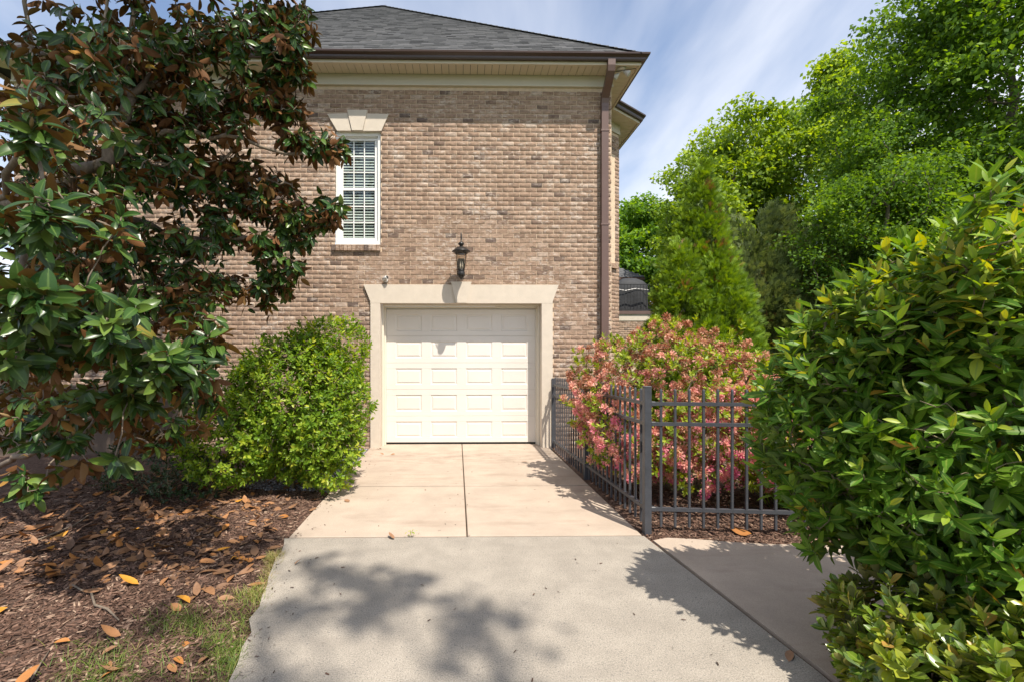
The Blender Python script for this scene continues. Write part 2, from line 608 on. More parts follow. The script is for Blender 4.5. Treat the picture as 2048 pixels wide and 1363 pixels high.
MAT['anise'] = m_leaf('anise_leaf',
    [(0, (0.036, 0.092, 0.012)), (0.5, (0.094, 0.210, 0.022)), (0.8, (0.22, 0.36, 0.035)), (0.97, (0.48, 0.50, 0.06)), (1, (0.50, 0.28, 0.04))],
    [(0, (0.06, 0.10, 0.035)), (0.8, (0.15, 0.21, 0.06)), (1, (0.4, 0.28, 0.06))], 0.40, 0.32, None, (0.24, 0.32, 0.06), 0.28, 0.2)
MAT['pitt'] = m_leaf('low_hedge_leaf',
    [(0, (0.045, 0.10, 0.012)), (0.45, (0.16, 0.25, 0.025)), (0.8, (0.40, 0.42, 0.045)), (1, (0.50, 0.30, 0.08))],
    [(0, (0.07, 0.09, 0.03)), (1, (0.30, 0.26, 0.08))], 0.25, 0.25, None, (0.24, 0.30, 0.06), 0.6, 0.2)
MAT['shrub'] = m_leaf('bright_shrub_leaf',
    [(0, (0.050, 0.10, 0.012)), (0.45, (0.15, 0.27, 0.024)), (0.8, (0.31, 0.43, 0.040)), (1, (0.52, 0.54, 0.07))], None, 0.4, 0.35, None, None, 0.3, 0.2)
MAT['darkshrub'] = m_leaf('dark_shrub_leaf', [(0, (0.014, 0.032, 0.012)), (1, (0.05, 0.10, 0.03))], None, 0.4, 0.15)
MAT['azleaf'] = m_leaf('azalea_leaf', [(0, (0.09, 0.15, 0.02)), (0.5, (0.25, 0.35, 0.035)), (1, (0.46, 0.50, 0.06))], None, 0.45, 0.35, None, None, 0.4, 0.15)
MAT['flower'] = m_leaf('azalea_flower',
    [(0, (0.34, 0.15, 0.08)), (0.3, (0.66, 0.38, 0.25)), (0.55, (0.80, 0.46, 0.36)), (0.75, (0.72, 0.32, 0.32)), (1, (0.66, 0.18, 0.30))], None, 0.7, 0.3, None, None, 0.2, 0.12)
MAT['thuja'] = m_leaf('arborvitae_spray', [(0, (0.060, 0.10, 0.012)), (0.5, (0.19, 0.32, 0.022)), (0.9, (0.33, 0.47, 0.035)), (1, (0.28, 0.17, 0.05))], None, 0.6, 0.26)
MAT['cedar'] = m_leaf('cedar_spray', [(0, (0.065, 0.095, 0.030)), (0.6, (0.16, 0.21, 0.060)), (0.92, (0.23, 0.26, 0.075)), (1, (0.34, 0.20, 0.06))], None, 0.7, 0.28)
MAT['oak'] = m_leaf('oak_foliage', [(0, (0.050, 0.10, 0.018)), (0.6, (0.135, 0.25, 0.036)), (1, (0.27, 0.40, 0.055))], None, 0.6, 0.4, None, None, 0.2, 0.2)
MAT['poplar'] = m_leaf('poplar_foliage', [(0, (0.095, 0.16, 0.026)), (0.6, (0.24, 0.36, 0.050)), (1, (0.42, 0.52, 0.075))], None, 0.6, 0.42, None, None, 0.2, 0.2)
MAT['far'] = m_leaf('far_foliage', [(0, (0.065, 0.13, 0.020)), (0.6, (0.15, 0.29, 0.040)), (1, (0.28, 0.42, 0.06))], None, 0.6, 0.4, None, None, 0.2, 0.2)

# ------------------------------------------------------------------ ground
WALL_Y = 8.05
def struct(o, label=None):
    o['kind'] = 'structure'
    if label: o['label'] = label
    return o

g = MB(); g.add([(-700, -300, -.30), (700, -300, -.30), (700, 900, -.30), (-700, 900, -.30)], [(0, 1, 2, 3)])
struct(g.build('ground', MAT['lawn']), 'flat earth and lawn around the house')

# tan concrete apron in front of the door: real slabs with open joints
def lerp(a, b, t): return a + (b - a) * t
YJ = [8.33, 7.44, 5.78, 4.22]
def xl(Y): return lerp(-1.60, -1.585, (8 - Y) / 4)
def xr(Y): return lerp(1.555, 1.70, (8 - Y) / 4)
def xm(Y): return lerp(0.022, 0.060, (8 - Y) / 4)
bed = MB(); bed.slab([(-1.62, 8.34), (1.6, 8.34), (1.74, 4.17), (-1.62, 4.17)], -.2, -.030)
apron = struct(bed.build('garage_apron', MAT['joint']), 'tan concrete apron before the garage door')
def slab_mesh(poly, z1, name, mat, parent, b=.008):
    n = len(poly)
    c = Vector((sum(p[0] for p in poly) / n, sum(p[1] for p in poly) / n))
    inner = []
    for p in poly:
        d = (c - Vector(p)); inner.append(Vector(p) + d.normalized() * b * 1.4)
    vs = [(p[0], p[1], -.12) for p in poly] + [(p[0], p[1], z1 - b) for p in poly] + [(p[0], p[1], z1) for p in inner]
    fs = [tuple(range(2 * n, 3 * n))]
    for i in range(n):
        j = (i + 1) % n
        fs += [(i, j, j + n, i + n), (i + n, j + n, j + 2 * n, i + 2 * n)]
    return MB().add(vs, fs).build(name, mat, parent)
for k in range(3):
    ya, yb = YJ[k] - (.006, .007, .018)[k], YJ[k + 1] + (.007, .018, .010)[k]
    for s in (0, 1):
        if s == 0: f0, f1 = xl, (lambda Y: xm(Y) - .0065)
        else: f0, f1 = (lambda Y: xm(Y) + .0065), xr
        gap = .004 if k < 1 else .0
        slab_mesh([(f0(ya), ya - gap), (f1(ya), ya - gap), (f1(yb), yb), (f0(yb), yb)], random.uniform(-.002, .003), 'concrete_slab', MAT['tan'], apron, .006)

# grey broom-finished drive nearest the camera, ragged left edge
edge = []
for i in range(60):
    Y = lerp(4.20, -4.0, i / 59)
    base = lerp(-1.62, -1.20, min(1, (4.2 - Y) / 1.85)) if Y > 2.35 else -1.20 - (2.35 - Y) * .02
    edge.append((base + rng.normal(0, .014), Y))
right = [(lerp(1.925, 2.25, (2.4 - y) / 6) if y < 2.4 else lerp(1.70, 1.925, (4.2 - y) / 1.8), y) for y in np.linspace(-4, 4.2, 24)]
vs = [(x, y, 0.0) for x, y in edge] + [(x, y, 0.0) for x, y in right]
n_ = len(vs)
vs += [(x, y, -.12) for x, y, z in vs]
drive = MB().add(vs, [tuple(range(n_))] + [(i, i + n_, (i + 1) % n_ + n_, (i + 1) % n_) for i in range(n_)])
struct(drive.build('grey_driveway', MAT['grey']), 'speckled grey concrete drive in the foreground')
# tan walk to the right of the drive, a mossy gap between
wl = [(x + .034, y) for x, y in right if y <= 4.05]
wl += [(1.745, 4.10)]
wr = [(1.90, 4.155), (2.15, 4.12), (2.45, 4.05), (2.8, 4.0), (3.4, 3.98), (3.4, -4)]
poly = wl + wr
nn = len(poly)
vs = [(x, y, .002) for x, y in poly] + [(x, y, -.12) for x, y in poly]
walk = MB().add(vs, [tuple(range(nn))] + [(i, i + nn, (i + 1) % nn + nn, (i + 1) % nn) for i in range(nn)])
struct(walk.build('tan_walk', MAT['tan']), 'tan concrete walk beside the grey drive')
gap = MB(); gap.slab([(1.6, 4.3), (1.9, 4.3), (2.5, -4), (1.9, -4)], -.2, -.022)
struct(gap.build('drive_gap', MAT['joint']), 'dark mossy gap between drive and walk')

def bed_height(X, Y):
    return (.02 * np.sin(X * 2.1 + 1) * np.cos(Y * 1.7) + .015 * np.sin(X * 5 + Y * 4))
def left_h(X, Y):
    e = np.where(Y > 4.2, -1.6, np.where(Y > 2.35, -1.62 + (4.2 - Y) / 1.85 * .42, -1.2))
    d = np.maximum(0, e - X)
    return -.035 + np.minimum(d, .9) * .085 + np.clip(d - .9, 0, 6) * .012 + bed_height(X, Y) * np.minimum(1, d * 2)
def right_h(X, Y):
    d = np.minimum(np.maximum(0, X - 1.62), np.maximum(0, Y - 4.0))
    return -.03 + np.minimum(d, .3) * .10 + bed_height(X, Y) * np.minimum(1, d * 2)
def sheet(name, x0, x1, y0, y1, step, hf, mat, label, keep=None):
    xs = np.arange(x0, x1 + 1e-6, step); ys = np.arange(y0, y1 + 1e-6, step)
    XX, YY = np.meshgrid(xs, ys, indexing='ij')
    ZZ = hf(XX, YY)
    nx, ny = XX.shape
    vs = np.stack([XX, YY, ZZ], -1).reshape(-1, 3)
    fs = []
    for i in range(nx - 1):
        for j in range(ny - 1):
            fs.append((i * ny + j, (i + 1) * ny + j, (i + 1) * ny + j + 1, i * ny + j + 1))
    me = bpy.data.meshes.new(name)
    me.from_pydata([tuple(v) for v in vs], [], fs)
    me.polygons.foreach_set('use_smooth', [True] * len(fs))
    me.materials.append(mat)
    return struct(link(name, me), label)
sheet('mulch_bed', -9.5, -1.13, 0.0, 8.03, .1, left_h, MAT['mulch'], 'brown mulch bed under the magnolia')
sheet('fenced_mulch_bed', 1.62, 9.0, 4.0, 9.2, .1, right_h, MAT['mulch'], 'brown mulch bed behind the metal fence')

# ------------------------------------------------------------------ the house
house = thing('brick_house', 'two storey tan brick house side with grey hip roof and white garage door', 'house', (-2.5, 8.05, 0))
XL, XR = -7.79, 2.68
Z_BR = 6.36
CL, CH = 0.203, 0.0815          # brick module
def brick_template():
    L, H, D, b = .193, .0715, .05, .0032
    # front face at y = 0, body behind it
    o = [(-L/2, -H/2), (L/2, -H/2), (L/2, H/2), (-L/2, H/2)]
    vs = [(x, D, z) for x, z in o] + [(x, b, z) for x, z in o]
    vs += [(x * (1 - 2*b/L), 0, z * (1 - 2*b/H)) for x, z in o]
    fs = []
    for i in range(4):
        j = (i + 1) % 4
        fs += [(i, j, j + 4, i + 4), (i + 4, j + 4, j + 8, i + 8)]
    fs.append((8, 9, 10, 11))
    return np.array(vs), np.array(fs)
BV, BF = brick_template()
def lay_bricks(origin, u, length, z0, z1, holes, off=0.0):
    """matrices of a running-bond face; u is the direction along the wall, outward = u turned right"""
    u = np.array([u[0], u[1], 0.0]); u /= np.linalg.norm(u)
    inw = np.array([-u[1], u[0], 0.0])
    o = np.array(origin, float)
    Ms = []; tints = []
    rows = int((z1 - z0) / CH + 0.02)
    for r in range(rows):
        zc = z0 + (r + .5) * CH
        za, zb = zc - CH / 2, zc + CH / 2
        s = -CL * (0.5 * (r % 2)) + off
        spans = []
        free = [(0.0, length)]
        for (h0, h1, hz0, hz1) in holes:
            if zb > hz0 + .012 and za < hz1 - .012:
                nf = []
                for a, b in free:
                    if h1 <= a or h0 >= b: nf.append((a, b)); continue
                    if h0 > a: nf.append((a, h0))
                    if h1 < b: nf.append((h1, b))
                free = nf
        x = s
        while x < length:
            for a, b in free:
                p, q = max(x, a), min(x + CL, b)
                if q - p > .035:
                    ln = (q - p - .010) / .193
                    c = o + u * ((p + q) / 2) + np.array([0, 0, zc])
                    tilt = random.gauss(0, .010); tw = max(-.016, min(.016, random.gauss(0, .009)))
                    dep = max(-.004, min(.0018, random.gauss(-.0005, .0018)))
                    M = np.eye(4)
                    uu = u + np.array([0, 0, tilt * .6]) + inw * tw
                    M[:3, 0] = uu * ln
                    M[:3, 1] = inw - u * tw
                    M[:3, 2] = np.array([0, 0, 1.0]) * random.uniform(.965, 1.03) - u * tilt * .6 + inw * max(-.035, min(.035, random.gauss(.0, .02)))
                    M[:3, 3] = c + inw * dep
                    Ms.append(M)
                    t = random.random()
                    tints.append(min(1, max(0, random.gauss(.62, .16))) if t > .065 else random.uniform(0, .3))
            x += CL
    return np.array(Ms), np.array(tints)

holes = [(-2.215 - XL, -1.415 - XL, 3.56, 5.60), (-1.59 - XL, 1.62 - XL, -1, 2.60),
         (-2.27 - XL, -1.42 - XL, 3.455, 3.56)]
Ms, tt = lay_bricks((XL, WALL_Y, 0.0), (1, 0), XR - XL, -.06, Z_BR, holes)
wall = MB()
# mortar face 9 mm behind the brick faces, with the openings left open
W0 = WALL_Y + .0078
def wall_rect(x0, x1, z0, z1): wall.add([(x0, W0, z0), (x1, W0, z0), (x1, W0, z1), (x0, W0, z1)], [(0, 1, 2, 3)])
wall_rect(XL, -2.215, -.2, 6.58); wall_rect(-2.215, -1.59, -.2, 3.50); wall_rect(-2.215, -1.415, 5.58, 6.58)
wall_rect(-1.59, -1.415, 2.58, 3.50); wall_rect(-1.415, XR, 2.58, 6.58); wall_rect(1.62, XR, -.2, 2.58)
# flanks and the angled bay
wall.add([(XR, W0, -.2), (XR - .0075, 9.30, -.2), (XR - .0075, 9.30, 6.58), (XR - .0075, W0, 6.58)], [(0, 1, 2, 3)])
BA, BB, BC = Vector((2.68, 9.25)), Vector((3.44, 9.83)), Vector((3.44, 11.6))
bu = (BB - BA).normalized(); bn = Vector((bu.y, -bu.x))
q = .0075
def vq(p, n_): return (p.x - n_.x * q, p.y - n_.y * q)
a1, b1 = vq(BA, bn), vq(BB, bn)
wall.add([(*a1, -.2), (*b1, -.2), (*b1, 6.58), (*a1, 6.58)], [(0, 1, 2, 3)])
wall.add([(3.44 - q, 9.83, -.2), (3.44 - q, 11.6, -.2), (3.44 - q, 11.6, 6.58), (3.44 - q, 9.83, 6.58)], [(0, 1, 2, 3)])
wall.add([(XL + q, W0, -.2), (XL + q, 18, -.2), (XL + q, 18, 6.58), (XL + q, W0, 6.58)], [(0, 1, 2, 3)])
wall.add([(3.44 - q, 11.6, -.2), (2.0, 12.4, -.2), (2.0, 12.4, 6.58), (3.44 - q, 11.6, 6.58)], [(0, 1, 2, 3)])
wall_o = wall.build('wall', MAT['mortar'], house)
blen = (BB - BA).length
Mb, tb = lay_bricks((BA.x, BA.y, 0), (bu.x, bu.y), blen, -.06, Z_BR, [(.16, .80, 3.55, 5.9)])
Mr, trr = lay_bricks((XR, WALL_Y + .02, 0), (0, 1), 1.2, -.06, Z_BR, [], .09)
Mr2, tr2 = lay_bricks((3.44, 9.86, 0), (0, 1), 1.7, -.06, Z_BR, [], .09)
Ml, tl = lay_bricks((XL, WALL_Y + 3.0, 0), (0, -1), 2.98, -.06, Z_BR, [], .09)
# the 300 faces that show largest: the ones nearest to the camera in the sunlit middle of the wall
P = Ms[:, :3, 3]
dist = np.linalg.norm(P - np.array([0, 0, CAM_H]), axis=1)
vis = (P[:, 0] > -2.3) & (P[:, 2] > 1.2) & ~((P[:, 0] > 1.2) & (P[:, 2] < 2.0)) & ~((np.abs(P[:, 0]) < 1.72) & (P[:, 2] < 2.87))
order = [i for i in np.argsort(dist) if vis[i]][:300]
bm_cache = {}
for i in order:
    qn = int(min(13, tt[i] * 14))
    if qn not in bm_cache:
        bm_cache[qn] = template_mesh('brick', BV, BF, MAT['brick'], (qn + .5) / 14, None, False)
    place('brick', bm_cache[qn], Matrix([list(map(float, r)) for r in Ms[i]]), wall_o)
rest = np.ones(len(Ms), bool); rest[order] = False
joined('brick_courses', BV, BF, np.concatenate([Ms[rest], Mb, Mr, Mr2, Ml]), MAT['brick'], wall_o,
       np.concatenate([tt[rest], tb, trr, tr2, tl]), None, False)

# --- frieze, fascia, soffit, gutter
fr = MB()
fr.box(XL - .02, XR + .02, WALL_Y - .03, WALL_Y + .02, Z_BR, 6.562, .004)
fr.box(XL - .02, XR + .02, WALL_Y - .045, WALL_Y - .030, 6.36, 6.385)
fr.box(XR + .0, XR + .02, WALL_Y + .021, 9.2, Z_BR, 6.562)
fr.build('frieze_board', MAT['frieze'], house)
frb = MB()
fa, fb = BA + bn * .025 + bu * .02, BB + bn * .025
frb.add([(fa.x, fa.y, Z_BR), (fb.x, fb.y, Z_BR), (fb.x, fb.y, 6.56), (fa.x, fa.y, 6.56),
         (BA.x, BA.y, Z_BR), (BB.x, BB.y, Z_BR), (BB.x, BB.y, 6.56), (BA.x, BA.y, 6.56)],
        [(0, 1, 2, 3), (0, 4, 5, 1), (1, 5, 6, 2), (4, 0, 3, 7)])
frb.box(3.441, 3.465, 9.84, 11.6, Z_BR, 6.56)
frb.build('frieze_board', MAT['frieze'], house)

path = [Vector((-8.17, 9.5)), Vector((-8.17, 7.67)), Vector((3.06, 7.67)), Vector((3.06, 9.08)), Vector((3.82, 9.66)), Vector((3.82, 11.9))]
def offset_path(path, d):
    out = []
    for i, p in enumerate(path):
        ns = []
        if i > 0:
            t = (path[i] - path[i-1]).normalized(); ns.append(Vector((t.y, -t.x)))
        if i < len(path) - 1:
            t = (path[i+1] - path[i]).normalized(); ns.append(Vector((t.y, -t.x)))
        if len(ns) == 1: out.append(p + ns[0] * d)
        else:
            m = (ns[0] + ns[1]).normalized()
            out.append(p + m * (d / m.dot(ns[0])))
    return out
def sweep(mb, path, prof):
    rings = [offset_path(path, d) for d, z in prof]
    n = len(path); m = len(prof)
    vs = []
    for j in range(n):
        for i in range(m):
            vs.append((rings[i][j].x, rings[i][j].y, prof[i][1]))
    fs = []
    for j in range(n - 1):
        for i in range(m):
            k = (i + 1) % m
            fs.append((j * m + i, j * m + k, (j + 1) * m + k, (j + 1) * m + i))
    fs += [tuple(range(m)), tuple(range((n - 1) * m + m - 1, (n - 1) * m - 1, -1))]
    mb.add(vs, fs)
gp = [(.001, 6.585), (.055, 6.580), (.062, 6.60), (.066, 6.628), (.095, 6.655), (.112, 6.662), (.114, 6.690), (.104, 6.694), (.100, 6.672), (.08, 6.665), (.05, 6.64), (.001, 6.625)]
gm = MB(); sweep(gm, path, gp); gm.build('gutter', MAT['gutter'], house)
fm = MB(); sweep(fm, path, [(-.03, 6.535), (0, 6.535), (0, 6.70), (-.03, 6.70)]); fm.build('fascia', MAT['soffit'], house)
sf = MB()
wp = [Vector((XL, 9.5)), Vector((XL, WALL_Y)), Vector((XR, WALL_Y)), Vector((XR, 9.25)), BB, Vector((3.44, 11.9))]
ip = offset_path(path, -.03)
for j in range(len(path) - 1):
    sf.add([(*ip[j], 6.60), (*ip[j+1], 6.60), (*wp[j+1], 6.60), (*wp[j], 6.60)], [(0, 1, 2, 3)])
soff = sf.build('soffit', MAT['dark'], house)  # near-black backing sheet, the shade in the plank gaps put into its colour
PW = .124
x = -8.14
while x < 3.03:
    x1 = min(x + PW - .007, 3.03)
    # mitre at the right-hand and left-hand corners
    yb = WALL_Y - .03
    y_end0 = yb if x < XR else 7.70 + (3.03 - x) * 1.0
    y_end1 = yb if x1 < XR else 7.70 + (3.03 - x1) * 1.0
    if x < XL: y_end0 = 7.70 + (x + 8.14)
    if x1 < XL: y_end1 = 7.70 + (x1 + 8.14)
    if max(y_end0, y_end1) - 7.70 > .02:
        pl = MB()
        pl.slab([(x, 7.701), (x1, 7.701), (x1, max(7.702, y_end1)), (x, max(7.702, y_end0))], 6.562, 6.575)
        pl.build('soffit_plank', MAT['soffit'], soff)
    x += PW
y = 7.72
while y < 9.10:
    y1 = y + PW - .007
    xs0 = max(XR + .022, 3.03 - (y - 7.70)); xs1 = max(XR + .022, 3.03 - (y1 - 7.70))
    pl = MB()
    pl.slab([(xs0, y), (3.029, y), (3.029, y1), (xs1, y1)], 6.562, 6.575)
    pl.build('soffit_plank', MAT['soffit'], soff)
    y += PW
# bay soffit planks, square to each bay wall
for (p0, p1, w0, w1) in ((ip[3], ip[4], wp[3], wp[4]), (ip[4], ip[5], wp[4], wp[5])):
    n = max(2, int((p1 - p0).length / PW))
    for k in range(n):
        a, b = k / n, (k + 1) / n - .007 / (p1 - p0).length
        pl = MB()
        pl.slab([tuple(p0.lerp(p1, a)), tuple(p0.lerp(p1, b)), tuple(w0.lerp(w1, b)), tuple(w0.lerp(w1, a))], 6.563, 6.575)
        pl.build('soffit_plank', MAT['soffit'], soff)

# --- downspout with offset elbow
def rect_tube(mb, pts, hw, hd):
    vs = []; fs = []
    pts = [Vector(p) for p in pts]
    for i, p in enumerate(pts):
        t = (pts[min(i+1, len(pts)-1)] - pts[max(i-1, 0)]).normalized()
        bx = Vector((1, 0, 0)); nn = t.cross(bx).normalized()
        for sx, sn in ((-1, -1), (1, -1), (1, 1), (-1, 1)):
            vs.append(p + bx * hw * sx + nn * hd * sn)
    for i in range(len(pts) - 1):
        for k in range(4):
            fs.append((i*4+k, i*4+(k+1)%4, (i+1)*4+(k+1)%4, (i+1)*4+k))
    fs += [(3, 2, 1, 0), tuple(range((len(pts)-1)*4, len(pts)*4))]
    mb.add(vs, fs)
ds = MB(); DX = 2.535
rect_tube(ds, [(DX, 7.635, 6.60), (DX, 7.635, 6.50), (DX, 7.655, 6.43), (DX, 7.72, 6.36), (DX, 7.90, 6.21), (DX, 7.965, 6.14), (DX, 7.99, 6.05), (DX, 7.99, 5.98)], .062, .042)
dso = ds.build('downspout', MAT['spout'], house)
for za, zb in ((3.0, 5.995), (.12, 3.005)):
    d2 = MB(); rect_tube(d2, [(DX, 7.99, zb), (DX, 7.99, za)], .060 if za > 1 else .063, .040 if za > 1 else .0425)
    d2.build('downspout_pipe', MAT['spout'], dso)
for zz in (5.55, 3.9, 1.4):
    d2 = MB(); d2.box(DX - .075, DX + .075, 7.943, 8.04, zz, zz + .03, .003); d2.build('strap', MAT['spout'], dso)

# --- roof
AP = Vector((-2.18, 12.91, 11.41)); YE, ZE = 7.62, 6.695
CR, CLF = Vector((3.10, YE, ZE)), Vector((-8.21, YE, ZE))
RB = Vector((-2.18, 20, 11.41))
rf = MB()
rf.add([CLF, CR, AP], [(0, 1, 2)])
rf.add([CR, (3.10, 24, ZE), RB, AP], [(0, 1, 2, 3)])
rf.add([(-8.21, 24, ZE), CLF, AP, RB], [(0, 1, 2, 3)])
rf.add([(3.05, 9.05, ZE), (3.85, 9.63, ZE), (3.85, 11.95, ZE), (3.05, 12.5, ZE), (2.2, 10.6, 7.7)], [(0, 1, 4), (1, 2, 4), (2, 3, 4)])
roof = rf.build('roof', MAT['shingle'], house)
slope = (AP - Vector((AP.x, YE, ZE)))
sl = slope.length; sd = slope.normalized(); sn = Vector((0, -sd.z, sd.y))
EXP = .142
# one shingle: wedge lying on the slope (x along eave, y up the slope, z off the slope)
SV = np.array([(-.5, 0, 0), (.5, 0, 0), (-.5, 0, 1), (.5, 0, 1), (-.5, 1.05, .05), (.5, 1.05, .05)])
SFc = np.array([(0, 1, 3, 2), (2, 3, 5, 4)])
SM = []; ST = []
rows = int(sl / EXP)
for r in range(rows):
    s0 = r * EXP; f = s0 / sl; f2 = min(1, (s0 + EXP * .6) / sl)
    xa = CLF.x + (AP.x - CLF.x) * f; xb = CR.x + (AP.x - CR.x) * f
    x = xa - random.uniform(0, .25)
    while x < xb:
        w = random.uniform(.10, .26)
        p, q2 = max(x, xa), min(x + w, xb)
        if q2 - p > .03:
            base = Vector(((p + q2) / 2, YE, ZE)) + sd * s0 + sn * .002
            M = np.eye(4)
            M[:3, 0] = np.array((1, 0, 0)) * (q2 - p - .003)
            M[:3, 1] = np.array(sd) * EXP
            M[:3, 2] = np.array(sn) * random.choice((.009, .010, .013))
            M[:3, 3] = base
            SM.append(M); ST.append(min(1, max(0, random.gauss(.55, .10))) if random.random() > .16 else random.uniform(.0, .25))
        x += w
scatter_parts('shingle', 'shingle_courses', SV, SFc, SM, MAT['shingle'], roof, ST, None, 280, 6, False)
for c in (CR, CLF):
    nseg = 46
    d = (AP - c)
    side = Vector((d.y, -d.x, 0)).normalized()
    for k in range(nseg):
        a, b = c + d * (k / nseg), c + d * ((k + 1.15) / nseg)
        m_ = MB()
        up = Vector((0, 0, .035))
        m_.add([a + side * .12 - up * .6, a + up, a - side * .12 - up * .6, b + side * .12 - up * .9, b + up * .4, b - side * .12 - up * .9,
                a + side * .12 - up * 1.0, a + up * .5, a - side * .12 - up * 1.0],
               [(0, 1, 4, 3), (1, 2, 5, 4), (6, 7, 1, 0), (7, 8, 2, 1)])
        me_ = m_.mesh('hip_shingle', MAT['shingle'], False, random.uniform(.3, .7))
        link('hip_shingle', me_, roof)

# --- upper window
wx0, wx1, wz0, wz1 = -2.213, -1.417, 3.562, 5.575
wf = MB(); yf = WALL_Y + .07
def ring(mb, x0, x1, z0, z1, t, y0, y1, tb=None, tt_=None):
    tb = t if tb is None else tb; tt_ = t if tt_ is None else tt_
    mb.box(x0, x0 + t, y0, y1, z0, z1, .003)
    mb.box(x1 - t, x1, y0, y1, z0, z1, .003)
    mb.box(x0 + t, x1 - t, y0 + .001, y1, z0, z0 + tb, .003)
    mb.box(x0 + t, x1 - t, y0 + .001, y1, z1 - tt_, z1, .003)
ring(wf, wx0, wx1, wz0, wz1, .055, yf - .03, yf + .06, .06, .08)
ring(wf, wx0 + .055, wx1 - .055, wz0 + .06, wz1 - .08, .018, yf + .005, yf + .06)
wfo = wf.build('window', MAT['trim'], house)
bk = MB(); bk.box(wx0 + .01, wx1 - .01, yf + .30, yf + .31, wz0, wz1); bk.build('dark_interior', MAT['dark'], wfo)
gx0, gx1 = wx0 + .073, wx1 - .073
zmid = 4.565
for nm, z0, z1, yo in (('upper_sash', zmid - .01, wz1 - .10, .022), ('lower_sash', wz0 + .08, zmid + .02, .012)):
    sm = MB()
    ring(sm, gx0, gx1, z0, z1, .045, yf + yo, yf + yo + .03, .055 if nm == 'lower_sash' else .04, .04)
    sm.build(nm, MAT['trim'], wfo)
    px0, px1 = gx0 + .045, gx1 - .045
    pz0, pz1 = z0 + (.055 if nm == 'lower_sash' else .04), z1 - .04
    for i in (1, 2):
        m_ = MB(); xx = lerp(px0, px1, i / 3)
        m_.box(xx - .009, xx + .009, yf + yo + .008, yf + yo + .022, pz0, pz1, .002); m_.build('muntin', MAT['trim'], wfo)
        m_ = MB(); zz = lerp(pz0, pz1, i / 3)
        m_.box(px0, px1, yf + yo + .009, yf + yo + .021, zz - .009, zz + .009, .002); m_.build('muntin', MAT['trim'], wfo)
    for i in range(3):
        for j in range(3):
            m_ = MB()
            m_.box(lerp(px0, px1, i/3) + .008, lerp(px0, px1, (i+1)/3) - .008, yf + yo + .013, yf + yo + .017, lerp(pz0, pz1, j/3) + .008, lerp(pz0, pz1, (j+1)/3) - .008)
            m_.build('pane', MAT['glass'], wfo)
z = wz0 + .12
while z < wz1 - .12:
    m_ = MB()
    a = 1.0
    hw = .0165
    x0, x1 = gx0 + .01, gx1 - .01
    y0 = yf + .060
    vs = [(x0, y0 - hw * math.cos(a), z - hw * math.sin(a)), (x1, y0 - hw * math.cos(a), z - hw * math.sin(a)),
          (x1, y0, z + .003), (x0, y0, z + .003), (x0, y0 + hw * math.cos(a), z + hw * math.sin(a)), (x1, y0 + hw * math.cos(a), z + hw * math.sin(a))]
    vs += [(p[0], p[1], p[2] - .003) for p in vs]
    m_.add(vs, [(0, 1, 2, 3), (3, 2, 5, 4), (6, 9, 8, 7), (9, 10, 11, 8), (0, 6, 7, 1), (4, 5, 11, 10)])
    m_.build('blind_slat', MAT['blind'], wfo)
    z += .050
# brick window sill on edge
sill = MB(); sill.box(-2.272, -1.418, WALL_Y + .02, WALL_Y + .12, 3.45, 3.558); sillo = sill.build('window_sill', MAT['mortar'], house)
sx = -2.27
tvb = BV.copy()
for k in range(12):
    M = Matrix(((0, 0, 1, sx + .0355), (0, 1, 0, WALL_Y - .045), (-.54, 0, 0, 3.505), (0, 0, 0, 1)))
    M = M @ Matrix.Diagonal((1, 2.4, .93, 1))
    qn = random.choice(list(bm_cache)[3:])
    place('brick', bm_cache[qn], M, sillo)
    sx += .0712
# splayed stone lintel in three pieces
def wallpoly(pts, Y): 
    out = []
    for px, py in pts:
        p = at(px, py, Y); out.append((p.x, p.z))
    return out
lin = MB(); lin.prism(wallpoly([(654, 228), (695, 227), (702.6, 261.5), (674, 261.5)], WALL_Y - .03), WALL_Y - .03, WALL_Y + .10); lin.build('lintel_stone', MAT['stone'], house)
lin = MB(); lin.prism(wallpoly([(694.2, 220), (734.6, 220), (725, 260.5), (703.6, 260.5)], WALL_Y - .05), WALL_Y - .05, WALL_Y + .10); lin.build('keystone', MAT['stone'], house)
lin = MB(); lin.prism(wallpoly([(733.5, 227.5), (777.3, 228.5), (762.5, 262), (726, 262)], WALL_Y - .03), WALL_Y - .03, WALL_Y + .10); lin.build('lintel_stone', MAT['stone'], house)

# --- bay window (seen edge-on)
def bayp(s, off): 
    p = BA + bu * s + bn * off; return p
bw = MB()
def bay_box(s0, s1, o0, o1, z0, z1, mb):
    pts = [bayp(s0, o0), bayp(s1, o0), bayp(s1, o1), bayp(s0, o1)]
    mb.slab([(p.x, p.y) for p in pts], z0, z1)
bay_box(.165, .215, -.06, -.01, 3.56, 5.89, bw); bay_box(.745, .795, -.06, -.01, 3.56, 5.89, bw)
bay_box(.215, .745, -.06, -.012, 3.56, 3.62, bw); bay_box(.215, .745, -.06, -.012, 5.82, 5.89, bw); bay_box(.215, .745, -.055, -.014, 4.68, 4.73, bw)
bwo = bw.build('bay_window', MAT['trim'], house)
bg_ = MB(); bay_box(.215, .745, -.045, -.04, 3.62, 5.82, bg_); bg_.build('pane', MAT['glass'], bwo)
bg_ = MB(); bay_box(.16, .80, -.2, -.19, 3.56, 5.89, bg_); bg_.build('dark_interior', MAT['dark'], bwo)
bs_ = MB(); bay_box(.12, .84, -.02, .055, 3.445, 3.545, bs_); me_ = bs_.mesh('window_sill', MAT['brick'], False, .6); link('window_sill', me_, bwo)

